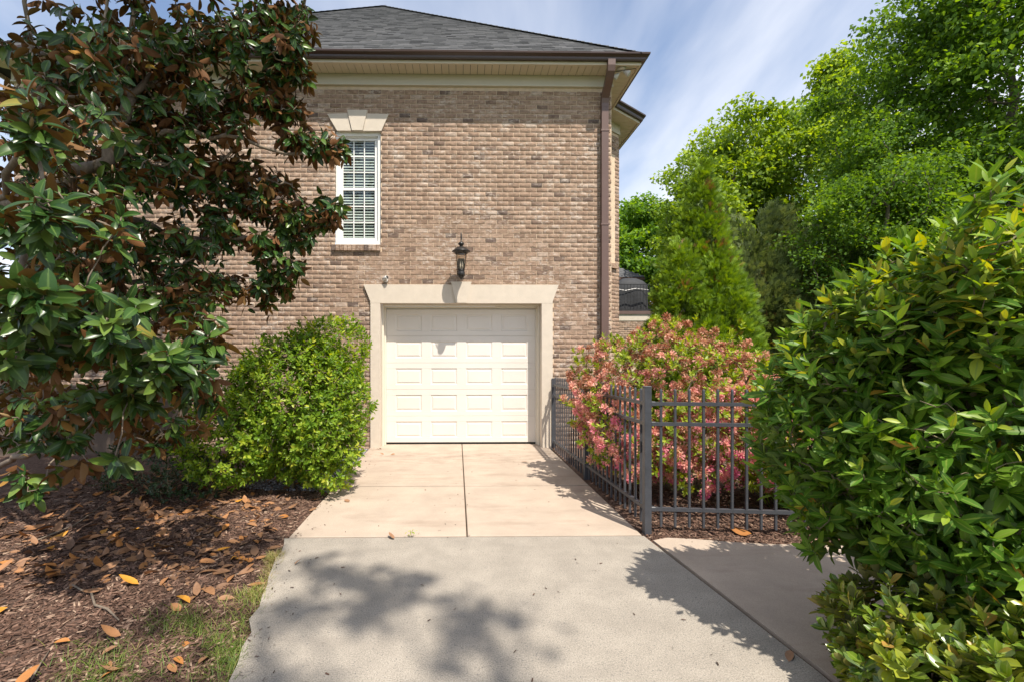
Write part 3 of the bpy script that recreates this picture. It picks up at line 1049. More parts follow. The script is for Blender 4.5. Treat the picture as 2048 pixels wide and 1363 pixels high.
# --- garage door and stone surround
YS = WALL_Y - .045
sj = MB(); sj.box(-1.588, -1.416, YS, WALL_Y + .15, -.05, 2.528, .004); sj.build('door_jamb', MAT['stone'], house)
sj = MB(); sj.box(1.425, 1.622, YS, WALL_Y + .15, -.05, 2.528, .004); sj.build('door_jamb', MAT['stone'], house)
sj = MB(); sj.prism([(-1.588, 2.530), (-1.588, 2.56), (-1.708, 2.857), (1.727, 2.857), (1.622, 2.56), (1.622, 2.530)], YS, WALL_Y + .15); sj.build('door_lintel', MAT['stone'], house)
sj = MB(); sj.prism([(-.175, 2.905), (.188, 2.905), (.105, 2.534), (-.088, 2.534)], YS - .03, YS + .03); sj.build('keystone', MAT['stone'], house)
jm = MB()
for sgn, xa in ((-1, -1.416), (1, 1.425)):
    xs = sorted((xa, xa - sgn * .030)); jm.box(xs[0], xs[1], WALL_Y + .151, WALL_Y + .245, -.05, 2.50, .003)
    xs = sorted((xa, xa - sgn * .055)); jm.box(xs[0], xs[1], WALL_Y + .246, WALL_Y + .29, -.05, 2.47, .003)
jm.box(-1.416, 1.425, WALL_Y + .151, WALL_Y + .245, 2.501, 2.53, .003)
jm.box(-1.416, 1.425, WALL_Y + .246, WALL_Y + .29, 2.471, 2.50, .003)
jm.build('door_trim', MAT['jamb'], house)
YD = WALL_Y + .30
dx0, dx1 = -1.385, 1.395
gd = MB(); gd.box(dx0, dx1, YD + .014, YD + .05, .005, 2.50); gdo = gd.build('garage_door', MAT['door'], house)
seal = MB(); seal.box(dx0, dx1, YD + .002, YD + .013, -.004, .024); seal.build('rubber_seal', MAT['iron'], gdo)
zs = [.026, .507, .993, 1.479, 1.965, 2.452]
pcols = [(-1.195, -.715), (-.552, -.070), (.093, .575), (.738, 1.222)]
for r in range(5):
    z0, z1 = zs[r] + .002, zs[r + 1] - .002
    pa, pb = z0 + .090, z1 - .098
    sec = MB()
    yy, yb = YD, YD + .0135
    sec.box(dx0, dx1, yy, yb, z0, pa, .0025)
    sec.box(dx0, dx1, yy, yb, pb, z1, .0025)
    xs = [dx0] + [v for c in pcols for v in c] + [dx1]
    for k in range(0, len(xs), 2):
        sec.box(xs[k], xs[k + 1], yy + .0003, yb, pa, pb)
    sec.build('door_section', MAT['door'], gdo)
    for (xa, xb) in pcols:
        pm = MB()
        rings_ = [(0, .0), (.012, .0095), (.026, .0095), (.048, .002)]
        vs = []
        for o, dep in rings_:
            vs += [(xa + o, yy + dep, pa + o), (xb - o, yy + dep, pa + o), (xb - o, yy + dep, pb - o), (xa + o, yy + dep, pb - o)]
        fs = []
        for k in range(3):
            for i in range(4):
                j = (i + 1) % 4
                fs.append((k*4+i, k*4+j, k*4+4+j, k*4+4+i))
        fs.append((12, 13, 14, 15))
        pm.add(vs, fs).build('door_panel', MAT['door'], gdo)
hd = MB(); hd.box(dx0 - .012, dx0 + .018, YD - .03, YD - .002, 1.05, 1.13, .005); hd.build('door_handle', MAT['trim'], gdo)

# ------------------------------------------------------------------ things on the wall
LX, LY = .005, 7.72
lamp = thing('wall_lantern', 'black wall lantern with tapered seeded glass above the garage keystone', 'lamp', (LX, WALL_Y, 2.95))
lm = MB(); lm.lathe([(.012, 3.44), (.045, 3.46), (.10, 3.435), (.13, 3.40), (.156, 3.385), (.156, 3.375), (.118, 3.365), (.11, 3.34), (.02, 3.34)][::-1], LX, LY, 24)
lm.build('lantern_roof', MAT['iron'], lamp, True)
lm = MB(); lm.lathe([(.03, 3.44), (.026, 3.475), (.052, 3.50), (.054, 3.512), (.03, 3.535), (.012, 3.55), (.010, 3.57), (.014, 3.60), (.012, 3.66), (.006, 3.70), (.001, 3.705)], LX, LY, 16)
lm.build('finial', MAT['iron'], lamp, True)
lm = MB(); lm.lathe([(.098, 3.345), (.098, 3.33), (.092, 3.25), (.082, 3.16), (.066, 3.09), (.054, 3.07)], LX, LY, 20)
lm.build('glass_shade', MAT['lampglass'], lamp, True)
for k in range(4):
    a = math.pi / 4 + k * math.pi / 2
    lm = MB(); lm.tube([(LX + r * math.cos(a), LY + r * math.sin(a), z) for r, z in ((.106, 3.35), (.104, 3.26), (.093, 3.16), (.075, 3.085), (.058, 3.06))], .007, 6)
    lm.build('cage_rib', MAT['iron'], lamp, True)
lm = MB(); lm.lathe([(.004, 2.905), (.018, 2.912), (.026, 2.93), (.05, 2.95), (.066, 2.985), (.064, 3.02), (.05, 3.045), (.062, 3.06), (.06, 3.072), (.02, 3.074)], LX, LY, 20)
lm.build('lantern_base', MAT['iron'], lamp, True)
for k in range(3):
    a = k * 2.1
    lm = MB(); lm.lathe([(.011, 3.075), (.011, 3.17), (.008, 3.18), (.002, 3.21)], LX + .024 * math.cos(a), LY + .024 * math.sin(a), 8); lm.build('candle', MAT['trim'], lamp, True)
lm = MB(); lm.tube([(LX, 8.03, 3.16), (LX, 7.95, 3.19), (LX, 7.88, 3.14), (LX, 7.84, 3.05), (LX, 7.79, 3.0), (LX, 7.72, 2.99)], [.018, .018, .017, .017, .018, .02], 8)
lm.build('arm', MAT['iron'], lamp, True)
lm = MB(); lm.box(LX - .06, LX + .06, 8.005, 8.045, 3.00, 3.32, .012); lm.build('back_plate', MAT['iron'], lamp)

p = at(773, 562, 7.98)
camo = thing('security_camera', 'small white bullet security camera above the garage lintel', 'camera', (p.x, WALL_Y, p.z))
cm_ = MB(); Mx = Matrix.Translation((p.x - .02, 8.045, p.z + .015)) @ Matrix.Rotation(R(90), 4, 'X')
cm_.lathe([(.038, 0), (.038, .02), (.03, .03), (.012, .032), (.011, .07)], 0, 0, 16, Mx); cm_.build('mount', MAT['cam'], camo, True)
cm_ = MB(); Mx = Matrix.Translation((p.x - .035, 7.985, p.z + .03)) @ Matrix.Rotation(R(60), 4, 'Y') @ Matrix.Rotation(R(35), 4, 'X')
cm_.lathe([(.02, -.03), (.034, -.028), (.036, .06), (.032, .075)], 0, 0, 16, Mx); cm_.build('camera_body', MAT['cam'], camo, True)
cm_ = MB(); cm_.lathe([(.028, .0755), (.026, .078), (.01, .08)], 0, 0, 16, Mx); cm_.build('lens', MAT['iron'], camo, True)

p = at(1243, 138, 7.80)
fl = thing('security_floodlight', 'twin head floodlight under the corner soffit', 'floodlight', (p.x, p.y, 6.56))
m_ = MB(); m_.lathe([(.075, 6.555), (.075, 6.535), (.06, 6.522), (.02, 6.52)], p.x, p.y, 18); m_.build('ceiling_plate', MAT['cam'], fl, True)
for dx, dy, rz in ((.06, -.02, -25), (-.05, .05, 150)):
    m_ = MB(); m_.tube([(p.x, p.y, 6.525), (p.x + dx, p.y + dy, 6.48)], .009, 6); m_.build('arm', MAT['cam'], fl)
    Mx = Matrix.Translation((p.x + dx, p.y + dy, 6.48)) @ Matrix.Rotation(R(rz), 4, 'Z') @ Matrix.Rotation(R(125), 4, 'Y')
    m_ = MB(); m_.lathe([(.018, -.03), (.026, -.01), (.048, .05), (.052, .07), (.05, .074), (.01, .066)], 0, 0, 14, Mx); m_.build('lamp_head', MAT['cam'], fl, True)
m_ = MB(); m_.tube([(p.x - .21, p.y + .03, 6.50), (p.x + .23, p.y - .05, 6.53)], .006, 5); m_.build('cross_rod', MAT['iron'], fl)

# ------------------------------------------------------------------ metal fence
fence = thing('metal_fence', 'dark grey aluminium picket fence along the drive, turning right at its corner post', 'fence', (1.76, 4.27, 0))
FA, FB_, FC = Vector((1.635, 7.99)), Vector((1.695, 6.12)), Vector((1.757, 4.27))
FD, FE = Vector((3.55, 4.10)), Vector((5.3, 4.0))
def drop(P): return -.115 * max(0, min(1, (P.y - 4.27) / 3.7))
def oriented_box(mb, c0, c1, hw, z00, z01, z10, z11):
    d = (c1 - c0).normalized(); n = Vector((-d.y, d.x)) * hw
    vs = []
    for c, a, b in ((c0, z00, z01), (c1, z10, z11)):
        vs += [(c.x - n.x, c.y - n.y, a), (c.x + n.x, c.y + n.y, a), (c.x + n.x, c.y + n.y, b), (c.x - n.x, c.y - n.y, b)]
    mb.add(vs, [(0, 1, 2, 3), (7, 6, 5, 4), (0, 4, 5, 1), (1, 5, 6, 2), (2, 6, 7, 3), (3, 7, 4, 0)])
def post(P, big=True):
    h = 1.385 + drop(P); w = .0325
    m_ = MB(); m_.box(P.x - w, P.x + w, P.y - w, P.y + w, -.1, h - .012, .003); po = m_.build('post', MAT['fence'], fence)
    m_ = MB(); m_.box(P.x - w - .003, P.x + w + .003, P.y - w - .003, P.y + w + .003, h - .0115, h, .003); m_.build('post_cap', MAT['fence'], po)
for P in (FB_, FC, FD): post(P)
m_ = MB(); m_.box(1.60, 1.66, 7.985, 8.035, .0, 1.22, .003); m_.build('wall_post', MAT['fence'], fence)
RAILS = (1.22, 1.03, .23)
for a, b in ((FA, FB_), (FB_, FC), (FC, FD), (FD, FE)):
    d = (b - a).normalized(); L = (b - a).length
    p0, p1 = a + d * .034, b - d * .034
    for rz in RAILS:
        m_ = MB(); oriented_box(m_, p0, p1, .0165, rz - .016 + drop(p0), rz + .016 + drop(p0), rz - .016 + drop(p1), rz + .016 + drop(p1))
        m_.build('rail', MAT['fence'], fence)
        for e, sg in ((p0, 1), (p1, -1)):
            mm = MB(); ee = e + d * .02 * sg; zz = rz + drop(e)
            mm.box(ee.x - .021, ee.x + .021, ee.y - .021, ee.y + .021, zz - .021, zz + .021, .004); mm.build('bracket', MAT['fence'], fence)
    n = max(2, round(L / .1285))
    for k in range(1, n):
        c = a + d * (L * k / n)
        m_ = MB(); dz = drop(c); w = .0098
        m_.add([(c.x + sx * w * s, c.y + sy * w * s, z + dz) for z, s in ((.065, 1), (1.345, 1), (1.362, .45)) for sx, sy in ((-1, -1), (1, -1), (1, 1), (-1, 1))],
               [(3, 2, 1, 0)] + [(r * 4 + i, r * 4 + (i + 1) % 4, r * 4 + 4 + (i + 1) % 4, r * 4 + 4 + i) for r in (0, 1) for i in range(4)] + [(8, 9, 10, 11)])
        m_.build('picket', MAT['fence'], fence)

# ------------------------------------------------------------------ stucco retaining wall at the left
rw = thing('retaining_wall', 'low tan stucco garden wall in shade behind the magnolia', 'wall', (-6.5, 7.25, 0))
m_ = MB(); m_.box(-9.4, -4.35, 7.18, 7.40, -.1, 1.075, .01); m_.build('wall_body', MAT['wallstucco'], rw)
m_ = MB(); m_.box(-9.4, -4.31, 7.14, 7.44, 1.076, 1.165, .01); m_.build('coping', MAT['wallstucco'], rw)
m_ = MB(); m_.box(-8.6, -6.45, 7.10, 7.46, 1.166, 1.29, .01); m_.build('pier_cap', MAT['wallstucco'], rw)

# ------------------------------------------------------------------ far terrace, covered grill and neighbour house
tr = thing('brick_terrace', 'raised brick terrace with black railing behind the house corner', 'terrace', (7, 17, 0))
m_ = MB(); m_.box(4.6, 12, 17.0, 22, -.3, 2.78); tw = m_.build('wall', MAT['mortar'], tr)
Mt, ttt = lay_bricks((4.6, 16.995, 0), (1, 0), 5.0, 1.2, 2.8, [])
joined('brick_courses', BV, BF, Mt, MAT['brick'], tw, ttt, None, False)
m_ = MB(); m_.box(4.5, 12.1, 16.93, 22, 3.02, 3.14); m_.build('coping', MAT['spout'], tr)
m_ = MB(); m_.box(4.6, 12, 16.97, 22, 2.781, 3.019); m_.build('ledge', MAT['stone'], tr)
for k in range(30):
    xx = 4.7 + k * .12
    m_ = MB(); m_.box(xx, xx + .016, 17.0, 17.016, 3.20, 4.12); m_.build('baluster', MAT['iron'], tr)
for z in (3.18, 4.12):
    m_ = MB(); m_.box(4.6, 12, 16.995, 17.025, z, z + .03); m_.build('rail', MAT['iron'], tr)
gr = thing('covered_grill', 'grill under a black cloth cover behind the terrace railing', 'grill', (6.5, 17.8, 3.14))
gm_ = MB()
prof = []
nx_, nz_ = 22, 12
vs = []; fs = []
for j in range(nz_ + 1):
    v = j / nz_
    hw = .95 if v < .65 else .95 * math.sqrt(max(0.0, 1 - ((v - .65) / .37) ** 2)) * .9 + .05
    for i in range(nx_):
        a = 2 * math.pi * i / nx_
        wob = 1 + .07 * math.sin(5 * a + v * 4) * (1 - v * .5) + .04 * math.sin(9 * a)
        ca, sa = math.cos(a), math.sin(a)
        k_ = (abs(ca) ** 4 + abs(sa) ** 4) ** -.25
        vs.append((6.62 + hw * .72 * ca * k_ * wob, 17.8 + .42 * (hw / .95) * sa * k_ * wob, 3.145 + v * 1.33))
for j in range(nz_):
    for i in range(nx_):
        k2 = (i + 1) % nx_
        fs.append((j * nx_ + i, j * nx_ + k2, (j + 1) * nx_ + k2, (j + 1) * nx_ + i))
fs.append(tuple(range(nz_ * nx_, (nz_ + 1) * nx_)))
gm_.add(vs, fs); gm_.build('cover', MAT['cover'], gr, True)
m_ = MB(); m_.tube([(5.95, 17.36, 4.02), (6.3, 17.33, 3.95), (6.7, 17.33, 4.03), (7.2, 17.36, 3.98)], .012, 6); m_.build('tie_cord', MAT['cam'], gr)

nh = thing('neighbour_house', 'neighbouring house with grey shingle hip roof seen beyond the terrace', 'house', (9, 30, 0))
m_ = MB(); m_.box(3.0, 11.7, 30.5, 40, -.3, 6.3); m_.build('wall', MAT['stone'], nh)
rb = MB(); rb.add([(2.5, 30, 6.45), (12.2, 30, 6.45), (12.2, 41, 6.45), (2.5, 41, 6.45), (7.35, 35.2, 9.75), (7.35, 36.2, 9.75)],
                  [(0, 1, 4), (1, 2, 5, 4), (2, 3, 5), (3, 0, 4, 5)])
nro = rb.build('roof', MAT['shingle'], nh)
m_ = MB(); m_.box(2.48, 12.22, 29.98, 30.03, 6.28, 6.44); m_.build('fascia', MAT['spout'], nh)
nsd = Vector((0, 5.2, 3.3)); nl = nsd.length; nsd.normalize(); nsn = Vector((0, -nsd.z, nsd.y))
SM = []; ST = []
for r in range(int(nl / .3)):
    s0 = r * .3; f = s0 / nl
    xa, xb = lerp(2.5, 7.35, f), lerp(12.2, 7.35, f)
    x = xa
    while x < xb:
        w = min(random.uniform(.25, .55), xb - x)
        if w > .05:
            M = np.eye(4); M[:3, 0] = np.array((1, 0, 0)) * (w - .005); M[:3, 1] = np.array(nsd) * .3; M[:3, 2] = np.array(nsn) * random.choice((.02, .035))
            M[:3, 3] = Vector((x + w / 2, 30, 6.45)) + nsd * s0 + nsn * .004
            SM.append(M); ST.append(random.uniform(.2, .9))
        x += max(w, .05)
joined('shingle_courses', SV, SFc, SM, MAT['shingle'], nro, ST, None, False)

# ------------------------------------------------------------------ plants: tools
def leaf_template(nl=5, width=.36, droop=.18, cup=.10, tip=.62, pet=0.06, wave=0.0, full=.7):
    """one leaf, length 1 along +X, upper face +Z"""
    vs = []; rib = []
    for i in range(nl + 1):
        t = i / nl
        x = t
        w = width * .5 * (math.sin(math.pi * min(1, t ** tip)) ** full if 0 < t < 1 else 0.0)
        w = max(w, .008)
        z = -droop * t * t
        zz = z + cup * w / (width * .5) + wave * math.sin(t * 9)
        vs += [(x, -w, zz), (x, 0, z), (x, w, zz)]
        rib += [0, 1, 0]
    fs = []
    for i in range(nl):
        a = i * 3
        fs += [(a, a + 3, a + 4, a + 1), (a + 1, a + 4, a + 5, a + 2)]
    return np.array(vs), np.array(fs), np.array(rib)

def ell(n, c, r, shell=0.0):
    """points inside an ellipsoid; shell > 0 pushes them outwards"""
    v = rng.normal(size=(n, 3)); v /= np.linalg.norm(v, axis=1, keepdims=True)
    rad = rng.random(n) ** (1 / 3)
    rad = shell + (1 - shell) * rad if shell > 0 else rad
    return np.array(c) + v * rad[:, None] * np.array(r)

class Skeleton:
    """woody frame: tips are tied one after another to the nearest wood"""
    def __init__(self):
        self.p = np.zeros((6000, 3)); self.par = np.full(6000, -1); self.n = 0; self.chains = []
    def node(self, p, par):
        if self.n >= len(self.p):
            self.p = np.concatenate([self.p, np.zeros_like(self.p)]); self.par = np.concatenate([self.par, np.full(len(self.par), -1)])
        self.p[self.n] = p; self.par[self.n] = par; self.n += 1
        return self.n - 1
    def limb(self, pts, par=-1, sub=4, wob=.03):
        ids = []
        prev = par
        pts = [np.array(q, float) for q in pts]
        if par < 0:
            prev = self.node(pts[0], -1); ids.append(prev)
        for a, b in zip(pts[:-1], pts[1:]):
            for k in range(1, sub + 1):
                q = a + (b - a) * k / sub + rng.normal(0, wob, 3) * (1 if k < sub else .3)
                prev = self.node(q, prev); ids.append(prev)
        return ids
    def nearest(self, p):
        return int(np.argmin(np.linalg.norm(self.p[:self.n] - p, axis=1)))
    def grow(self, tips, up=.35, sub=3, wob=.02, horiz=1.0):
        dirs = np.zeros_like(tips); ends = np.zeros(len(tips), int)
        d0 = np.array([np.min(np.linalg.norm(self.p[:self.n] - t, axis=1)) for t in tips])
        for i in np.argsort(d0):
            t = tips[i]
            w = self.p[:self.n] - t
            cost = np.sqrt((w[:, 0] ** 2 + w[:, 1] ** 2) * horiz + w[:, 2] ** 2) + up * np.maximum(0, w[:, 2])
            j = int(np.argmin(cost))
            a = self.p[j].copy()
            prev = j
            L = np.linalg.norm(t - a)
            for k in range(1, sub + 1):
                f = k / sub
                q = a + (t - a) * f
                q[2] += -.10 * L * math.sin(math.pi * f)
                if k < sub: q += rng.normal(0, wob, 3)
                prev = self.node(q, prev)
            ends[i] = prev
            dv = self.p[prev] - self.p[self.par[prev]]
            dirs[i] = dv / max(1e-6, np.linalg.norm(dv))
        return dirs
    def mesh(self, name, mat, parent, r0, power=.45, rmax=9, sides=5, minr=0.0, label_trunk=None, split=None):
        n = self.n
        cnt = np.zeros(n)
        kids = [[] for _ in range(n)]
        for i in range(n):
            if self.par[i] >= 0: kids[self.par[i]].append(i)
        for i in range(n - 1, -1, -1):
            if not kids[i]: cnt[i] = 1
            if self.par[i] >= 0: cnt[self.par[i]] += cnt[i]
        rad = np.clip(r0 * cnt ** power, minr, rmax)
        mb = MB(); big = MB()
        stack = [(i, None) for i in range(n) if self.par[i] < 0]
        while stack:
            i, frm = stack.pop()
            chain = ([frm] if frm is not None else []) + [i]
            cur = i
            while kids[cur]:
                ks = sorted(kids[cur], key=lambda k: -cnt[k])
                for k in ks[1:]: stack.append((k, cur))
                cur = ks[0]; chain.append(cur)
            if len(chain) < 2: continue
            rr = [rad[k] for k in chain]
            if frm is not None: rr[0] = min(rr[0], rr[1] * 1.25)
            tgt = big if (split and max(rr) > split) else mb
            tgt.tube([self.p[k] for k in chain], rr, 8 if tgt is big else sides)
        if split and big.v:
            big.build('trunk', mat, parent, True)
        if mb.v: mb.build(name, mat, parent, True)

def whorls(tips, dirs, nmin, nmax, lmin, lmax, e0, e1, grav=.25, back=.05, upbias=.3):
    pos = []; xd = []; zd = []; sz = []; who = []
    for i, (t, d) in enumerate(zip(tips, dirs)):
        ax = d + np.array([0, 0, upbias]); ax /= np.linalg.norm(ax)
        n = rng.integers(nmin, nmax + 1)
        h = np.cross(ax, rng.normal(size=3)); h /= np.linalg.norm(h); k = np.cross(ax, h)
        a0 = rng.random() * 6.28
        for m in range(n):
            a = a0 + m * 2.399
            e = e0 + (e1 - e0) * (m / max(1, n - 1)) + rng.normal(0, .14)
            r = h * math.cos(a) + k * math.sin(a)
            x = ax * math.cos(e) + r * math.sin(e)
            x[2] -= grav * rng.uniform(.3, 1.3)
            x /= np.linalg.norm(x)
            z = ax * math.sin(e) - r * math.cos(e) + rng.normal(0, .22, 3)
            pos.append(t - ax * back * (m / max(1, n)) * rng.uniform(.6, 1.4)); xd.append(x); zd.append(z)
            sz.append(rng.uniform(lmin, lmax) * (0.75 + .25 * min(1, (m + 1) / 4))); who.append(i)
    return frames(np.array(pos), np.array(xd), np.array(zd), np.array(sz)), np.array(who)

# ------------------------------------------------------------------ magnolia
mag = thing('magnolia_tree', 'large glossy-leaved magnolia with brown leaf backs filling the left side', 'tree', (-5.9, 5.2, 0))
sk = Skeleton()
tk = sk.limb([(-5.9, 5.2, -.1), (-5.88, 5.18, .8), (-5.8, 5.15, 1.8), (-5.7, 5.1, 3.0), (-5.5, 5.0, 4.3), (-5.45, 5.0, 6.0), (-5.4, 5.05, 7.6)], -1, 3, .02)
def limb_px(pts, sub=4, wob=.03):
    P3 = [np.array(at(*q)) for q in pts]
    j = sk.nearest(P3[0])
    return sk.limb([sk.p[j].copy()] + P3, j, sub, wob)
limb_px([(-130, 520, 5.1), (0, 412, 4.3), (100, 382, 4.1), (200, 332, 4.15), (330, 262, 4.35), (450, 270, 4.6), (600, 312, 4.8), (688, 300, 4.85)])
limb_px([(-120, 480, 5.0), (10, 395, 4.2), (78, 215, 3.75), (190, 62, 3.8), (230, -90, 3.9)])
limb_px([(78, 212, 3.75), (63, 100, 3.85), (60, -90, 3.9)])
limb_px([(212, 325, 4.15), (238, 250, 4.2), (256, 180, 4.25), (262, 60, 4.3), (284, -50, 4.4)])
limb_px([(252, 200, 4.25), (325, 130, 4.4), (440, 55, 4.6), (570, 22, 4.7)])
limb_px([(270, 190, 4.3), (345, 178, 4.5), (450, 190, 4.7), (560, 165, 4.85)])
limb_px([(40, 405, 4.2), (130, 400, 4.4), (260, 440, 4.7), (400, 480, 5.0), (570, 480, 5.2), (670, 430, 5.2)])
limb_px([(-150, 850, 4.9), (0, 932, 4.2), (90, 890, 4.0), (200, 830, 3.6), (290, 790, 3.4)])
limb_px([(-140, 720, 4.8), (-20, 650, 3.4), (120, 620, 2.9), (260, 680, 3.0), (370, 720, 3.3)])
limb_px([(-140, 620, 4.8), (100, 560, 4.3), (300, 560, 4.7), (470, 560, 5.2)])
tips = []
BLOBS = [  # px, py, Y, rx px, ry px, rY, tips
    (40, 590, 2.35, 70, 55, .25, 7), (190, 640, 2.75, 120, 70, .35, 15), (330, 720, 3.2, 100, 75, .4, 18), (30, 700, 2.6, 50, 50, .25, 5),
    (120, 690, 3.3, 140, 60, .4, 14), (400, 670, 3.6, 60, 60, .35, 9), (230, 790, 3.3, 120, 25, .3, 9), (400, 770, 3.8, 60, 30, .3, 6),
    (224, 916, 2.95, 10, 8, .05, 1), (150, 905, 3.3, 60, 40, .25, 4), (90, 850, 3.1, 80, 50, .25, 5), (60, 960, 3.6, 60, 30, .3, 3),
    (60, 420, 2.55, 70, 70, .3, 9), (170, 430, 3.1, 100, 90, .5, 14), (45, 240, 2.7, 60, 90, .3, 8), (150, 260, 3.3, 130, 110, .5, 20),
    (120, 110, 3.6, 140, 110, .5, 26), (270, 60, 4.2, 160, 80, .5, 30), (330, 160, 4.4, 150, 70, .5, 30), (470, 60, 4.6, 130, 75, .45, 38),
    (575, 50, 4.7, 60, 70, .4, 26), (590, 130, 4.8, 38, 45, .35, 12), (500, 180, 4.8, 90, 45, .4, 24), (570, 215, 4.9, 45, 38, .3, 14), (610, 275, 4.9, 60, 24, .3, 12),
    (670, 295, 4.85, 30, 20, .2, 6), (420, 240, 4.7, 110, 35, .4, 14), (270, 350, 4.4, 150, 60, .5, 24), (400, 360, 4.9, 70, 50, .4, 14),
    (510, 380, 5.1, 85, 50, .35, 26), (590, 440, 5.1, 70, 45, .35, 20), (665, 420, 5.1, 38, 30, .2, 11), (560, 510, 5.2, 60, 45, .3, 15), (420, 460, 5.0, 120, 55, .4, 26),
    (260, 500, 4.5, 180, 70, .5, 36), (400, 570, 5.1, 130, 40, .35, 20), (540, 570, 5.4, 50, 40, .25, 9), (300, 600, 4.3, 170, 50, .5, 26), (90, 520, 3.8, 120, 60, .6, 16),
    (80, 330, 5.2, 120, 200, .6, 30), (80, 600, 5.0, 120, 150, .5, 26),
    (360, 230, 4.6, 90, 50, .4, 14), (290, 300, 4.5, 110, 55, .4, 16), (430, 305, 4.9, 80, 45, .35, 9), (180, 170, 4.4, 160, 110, .5, 20),
    (200, 820, 3.9, 150, 45, .5, 14), (330, 850, 4.6, 90, 40, .4, 10), (90, 800, 4.3, 120, 60, .5, 14),
    (120, 640, 6.0, 190, 150, .5, 40), (320, 620, 6.2, 120, 80, .4, 20), (60, 850, 5.6, 120, 60, .4, 12), (-60, 760, 5.2, 120, 120, .5, 16),
    (-150, 250, 4.6, 150, 260, .8, 46), (-140, 600, 4.4, 130, 200, .8, 26), (250, -120, 4.3, 380, 110, .7, 80), (560, -90, 4.8, 110, 70, .5, 26), (0, -260, 5.0, 300, 100, .9, 40),
]
for (px, py, Y, rx, ry, rY, n) in BLOBS:
    k = 0
    n = int(n * (2.1 if Y > 3.4 else 1.8))
    while k < n:
        v = rng.normal(size=3); v /= np.linalg.norm(v); v *= rng.random() ** (1 / 2.4)
        tips.append(np.array(at(px + v[0] * rx, py + v[1] * ry, Y + v[2] * rY))); k += 1
tips = np.array(tips)
tips = np.concatenate([tips, ell(150, (-4.3, 4.6, 6.6), (1.9, 1.2, 1.2))])
dirs = sk.grow(tips, .25, 4, .02)
sk.mesh('branches', MAT['bark'], mag, .0042, .42, .16, 6, .003, None, .03)
MV, MF, MRb = leaf_template(6, .42, .24, .085, 1.0, full=.62)
dirs = dirs + np.array(SUN) * .12; dirs /= np.linalg.norm(dirs, axis=1, keepdims=True)
dn = dirs * .75 + np.array([.30, -.55, .40]) + rng.normal(0, .3, dirs.shape); dn /= np.linalg.norm(dn, axis=1, keepdims=True)
Ma, wa = whorls(tips, dirs, 7, 11, .088, .150, .45, 1.8, .85, .14, .25)
nearm = np.linalg.norm(tips[wa] - np.array([0, 0, CAM_H]), axis=1) < 3.9
Mb2, wb2 = whorls(tips, dn, 8, 11, .105, .170, .45, 1.6, .50, .14, .1)
nearb = np.linalg.norm(tips[wb2] - np.array([0, 0, CAM_H]), axis=1) < 3.9
Mm = np.concatenate([Ma[~nearm], Mb2[nearb]])
tn = np.clip(rng.normal(.40, .22, len(Mm)) , 0, .92)
tn = np.where(rng.random(len(Mm)) < .012, .99, tn)
# low sprays get a paler tint: their sunlit look is put into the colour
low = Mm[:, 2, 3] < 2.3
tn = np.where(low & (rng.random(len(Mm)) < .5), np.clip(tn + .25, 0, .92), tn)
scatter_parts('leaf', 'foliage', MV, MF, Mm, MAT['mag'], mag, tn, MRb, 300, 11)
# buds at some tips
bd = MB()
for i in rng.choice(len(tips), 70, replace=False):
    t, d = tips[i], dirs[i] + np.array([0, 0, .5]); d = d / np.linalg.norm(d)
    bd.tube([t, t + d * .03, t + d * .055, t + d * .075], [.005, .011, .008, .001], 6)
bd.build('buds', m_simple('magnolia_bud', (0.30, 0.20, 0.09), .7), mag, True, 'stuff')

# ------------------------------------------------------------------ bright shrub left of the drive
def shrub(name, label, cat, base, vols, ntips, mat, leafT, lrange, nleaf, el, tintf, parts=None, twig=.0022, grav=.1, shell=.55, stems=6, spray=.12, limit=300, cell=9, upb=.5, group=None, zmin=.06, lump=.08):
    th = thing(name, label, cat, base, group)
    s = Skeleton()
    b = np.array(base, float)
    for k in range(stems):
        a = 6.28 * k / stems + rng.random()
        c, r = vols[k % len(vols)][:2]
        tgt = np.array(c) + np.array([math.cos(a) * r[0] * .45, math.sin(a) * r[1] * .45, r[2] * .2])
        st = b + np.array([math.cos(a) * .08, math.sin(a) * .08, -.05])
        s.limb([st, st * .55 + tgt * .45 + np.array([0, 0, .06]), tgt], -1, 4, .02)
    T = []
    for (c, r, w) in vols:
        T.append(ell(int(ntips * w), c, r, shell))
    T = np.concatenate(T)
    cen0 = np.mean([v[0] for v in vols], axis=0)
    dv = T - cen0; an = np.arctan2(dv[:, 1], dv[:, 0]); ez = dv[:, 2] / (np.abs(dv).max() + 1e-6) * 3
    T = cen0 + dv * (1 + lump * (np.sin(an * 4 + ez * 2.1 + 1) * .5 + np.sin(an * 7 - ez * 4.3) * .5 + rng.normal(0, .3, len(T))))[:, None]
    T = T[T[:, 2] > zmin]
    D = s.grow(T, .2, 3, .012)
    s.mesh('stems', MAT['twig'], th, twig, .42, .05, 5, twig * .8)
    # leaves run down each shoot, not only round its tip
    cen = np.mean([v[0] for v in vols], axis=0)
    D2 = D * .6 + (T - cen) / np.maximum(.2, np.linalg.norm(T - cen, axis=1, keepdims=True)) * .6 + np.array([0, 0, upb]) + rng.normal(0, .25, T.shape)
    D2 /= np.linalg.norm(D2, axis=1, keepdims=True)
    Ms_, who_ = whorls(T + D2 * spray * .5, D2, nleaf[0], nleaf[1], lrange[0], lrange[1], el[0], el[1], grav, spray, .15)
    tv_, tf_, rb_ = leafT
    tn_ = tintf(Ms_, T[who_], who_)
    scatter_parts('leaf', 'foliage', tv_, tf_, Ms_, mat, th, tn_, rb_, limit, cell)
    return th, T, D2, s

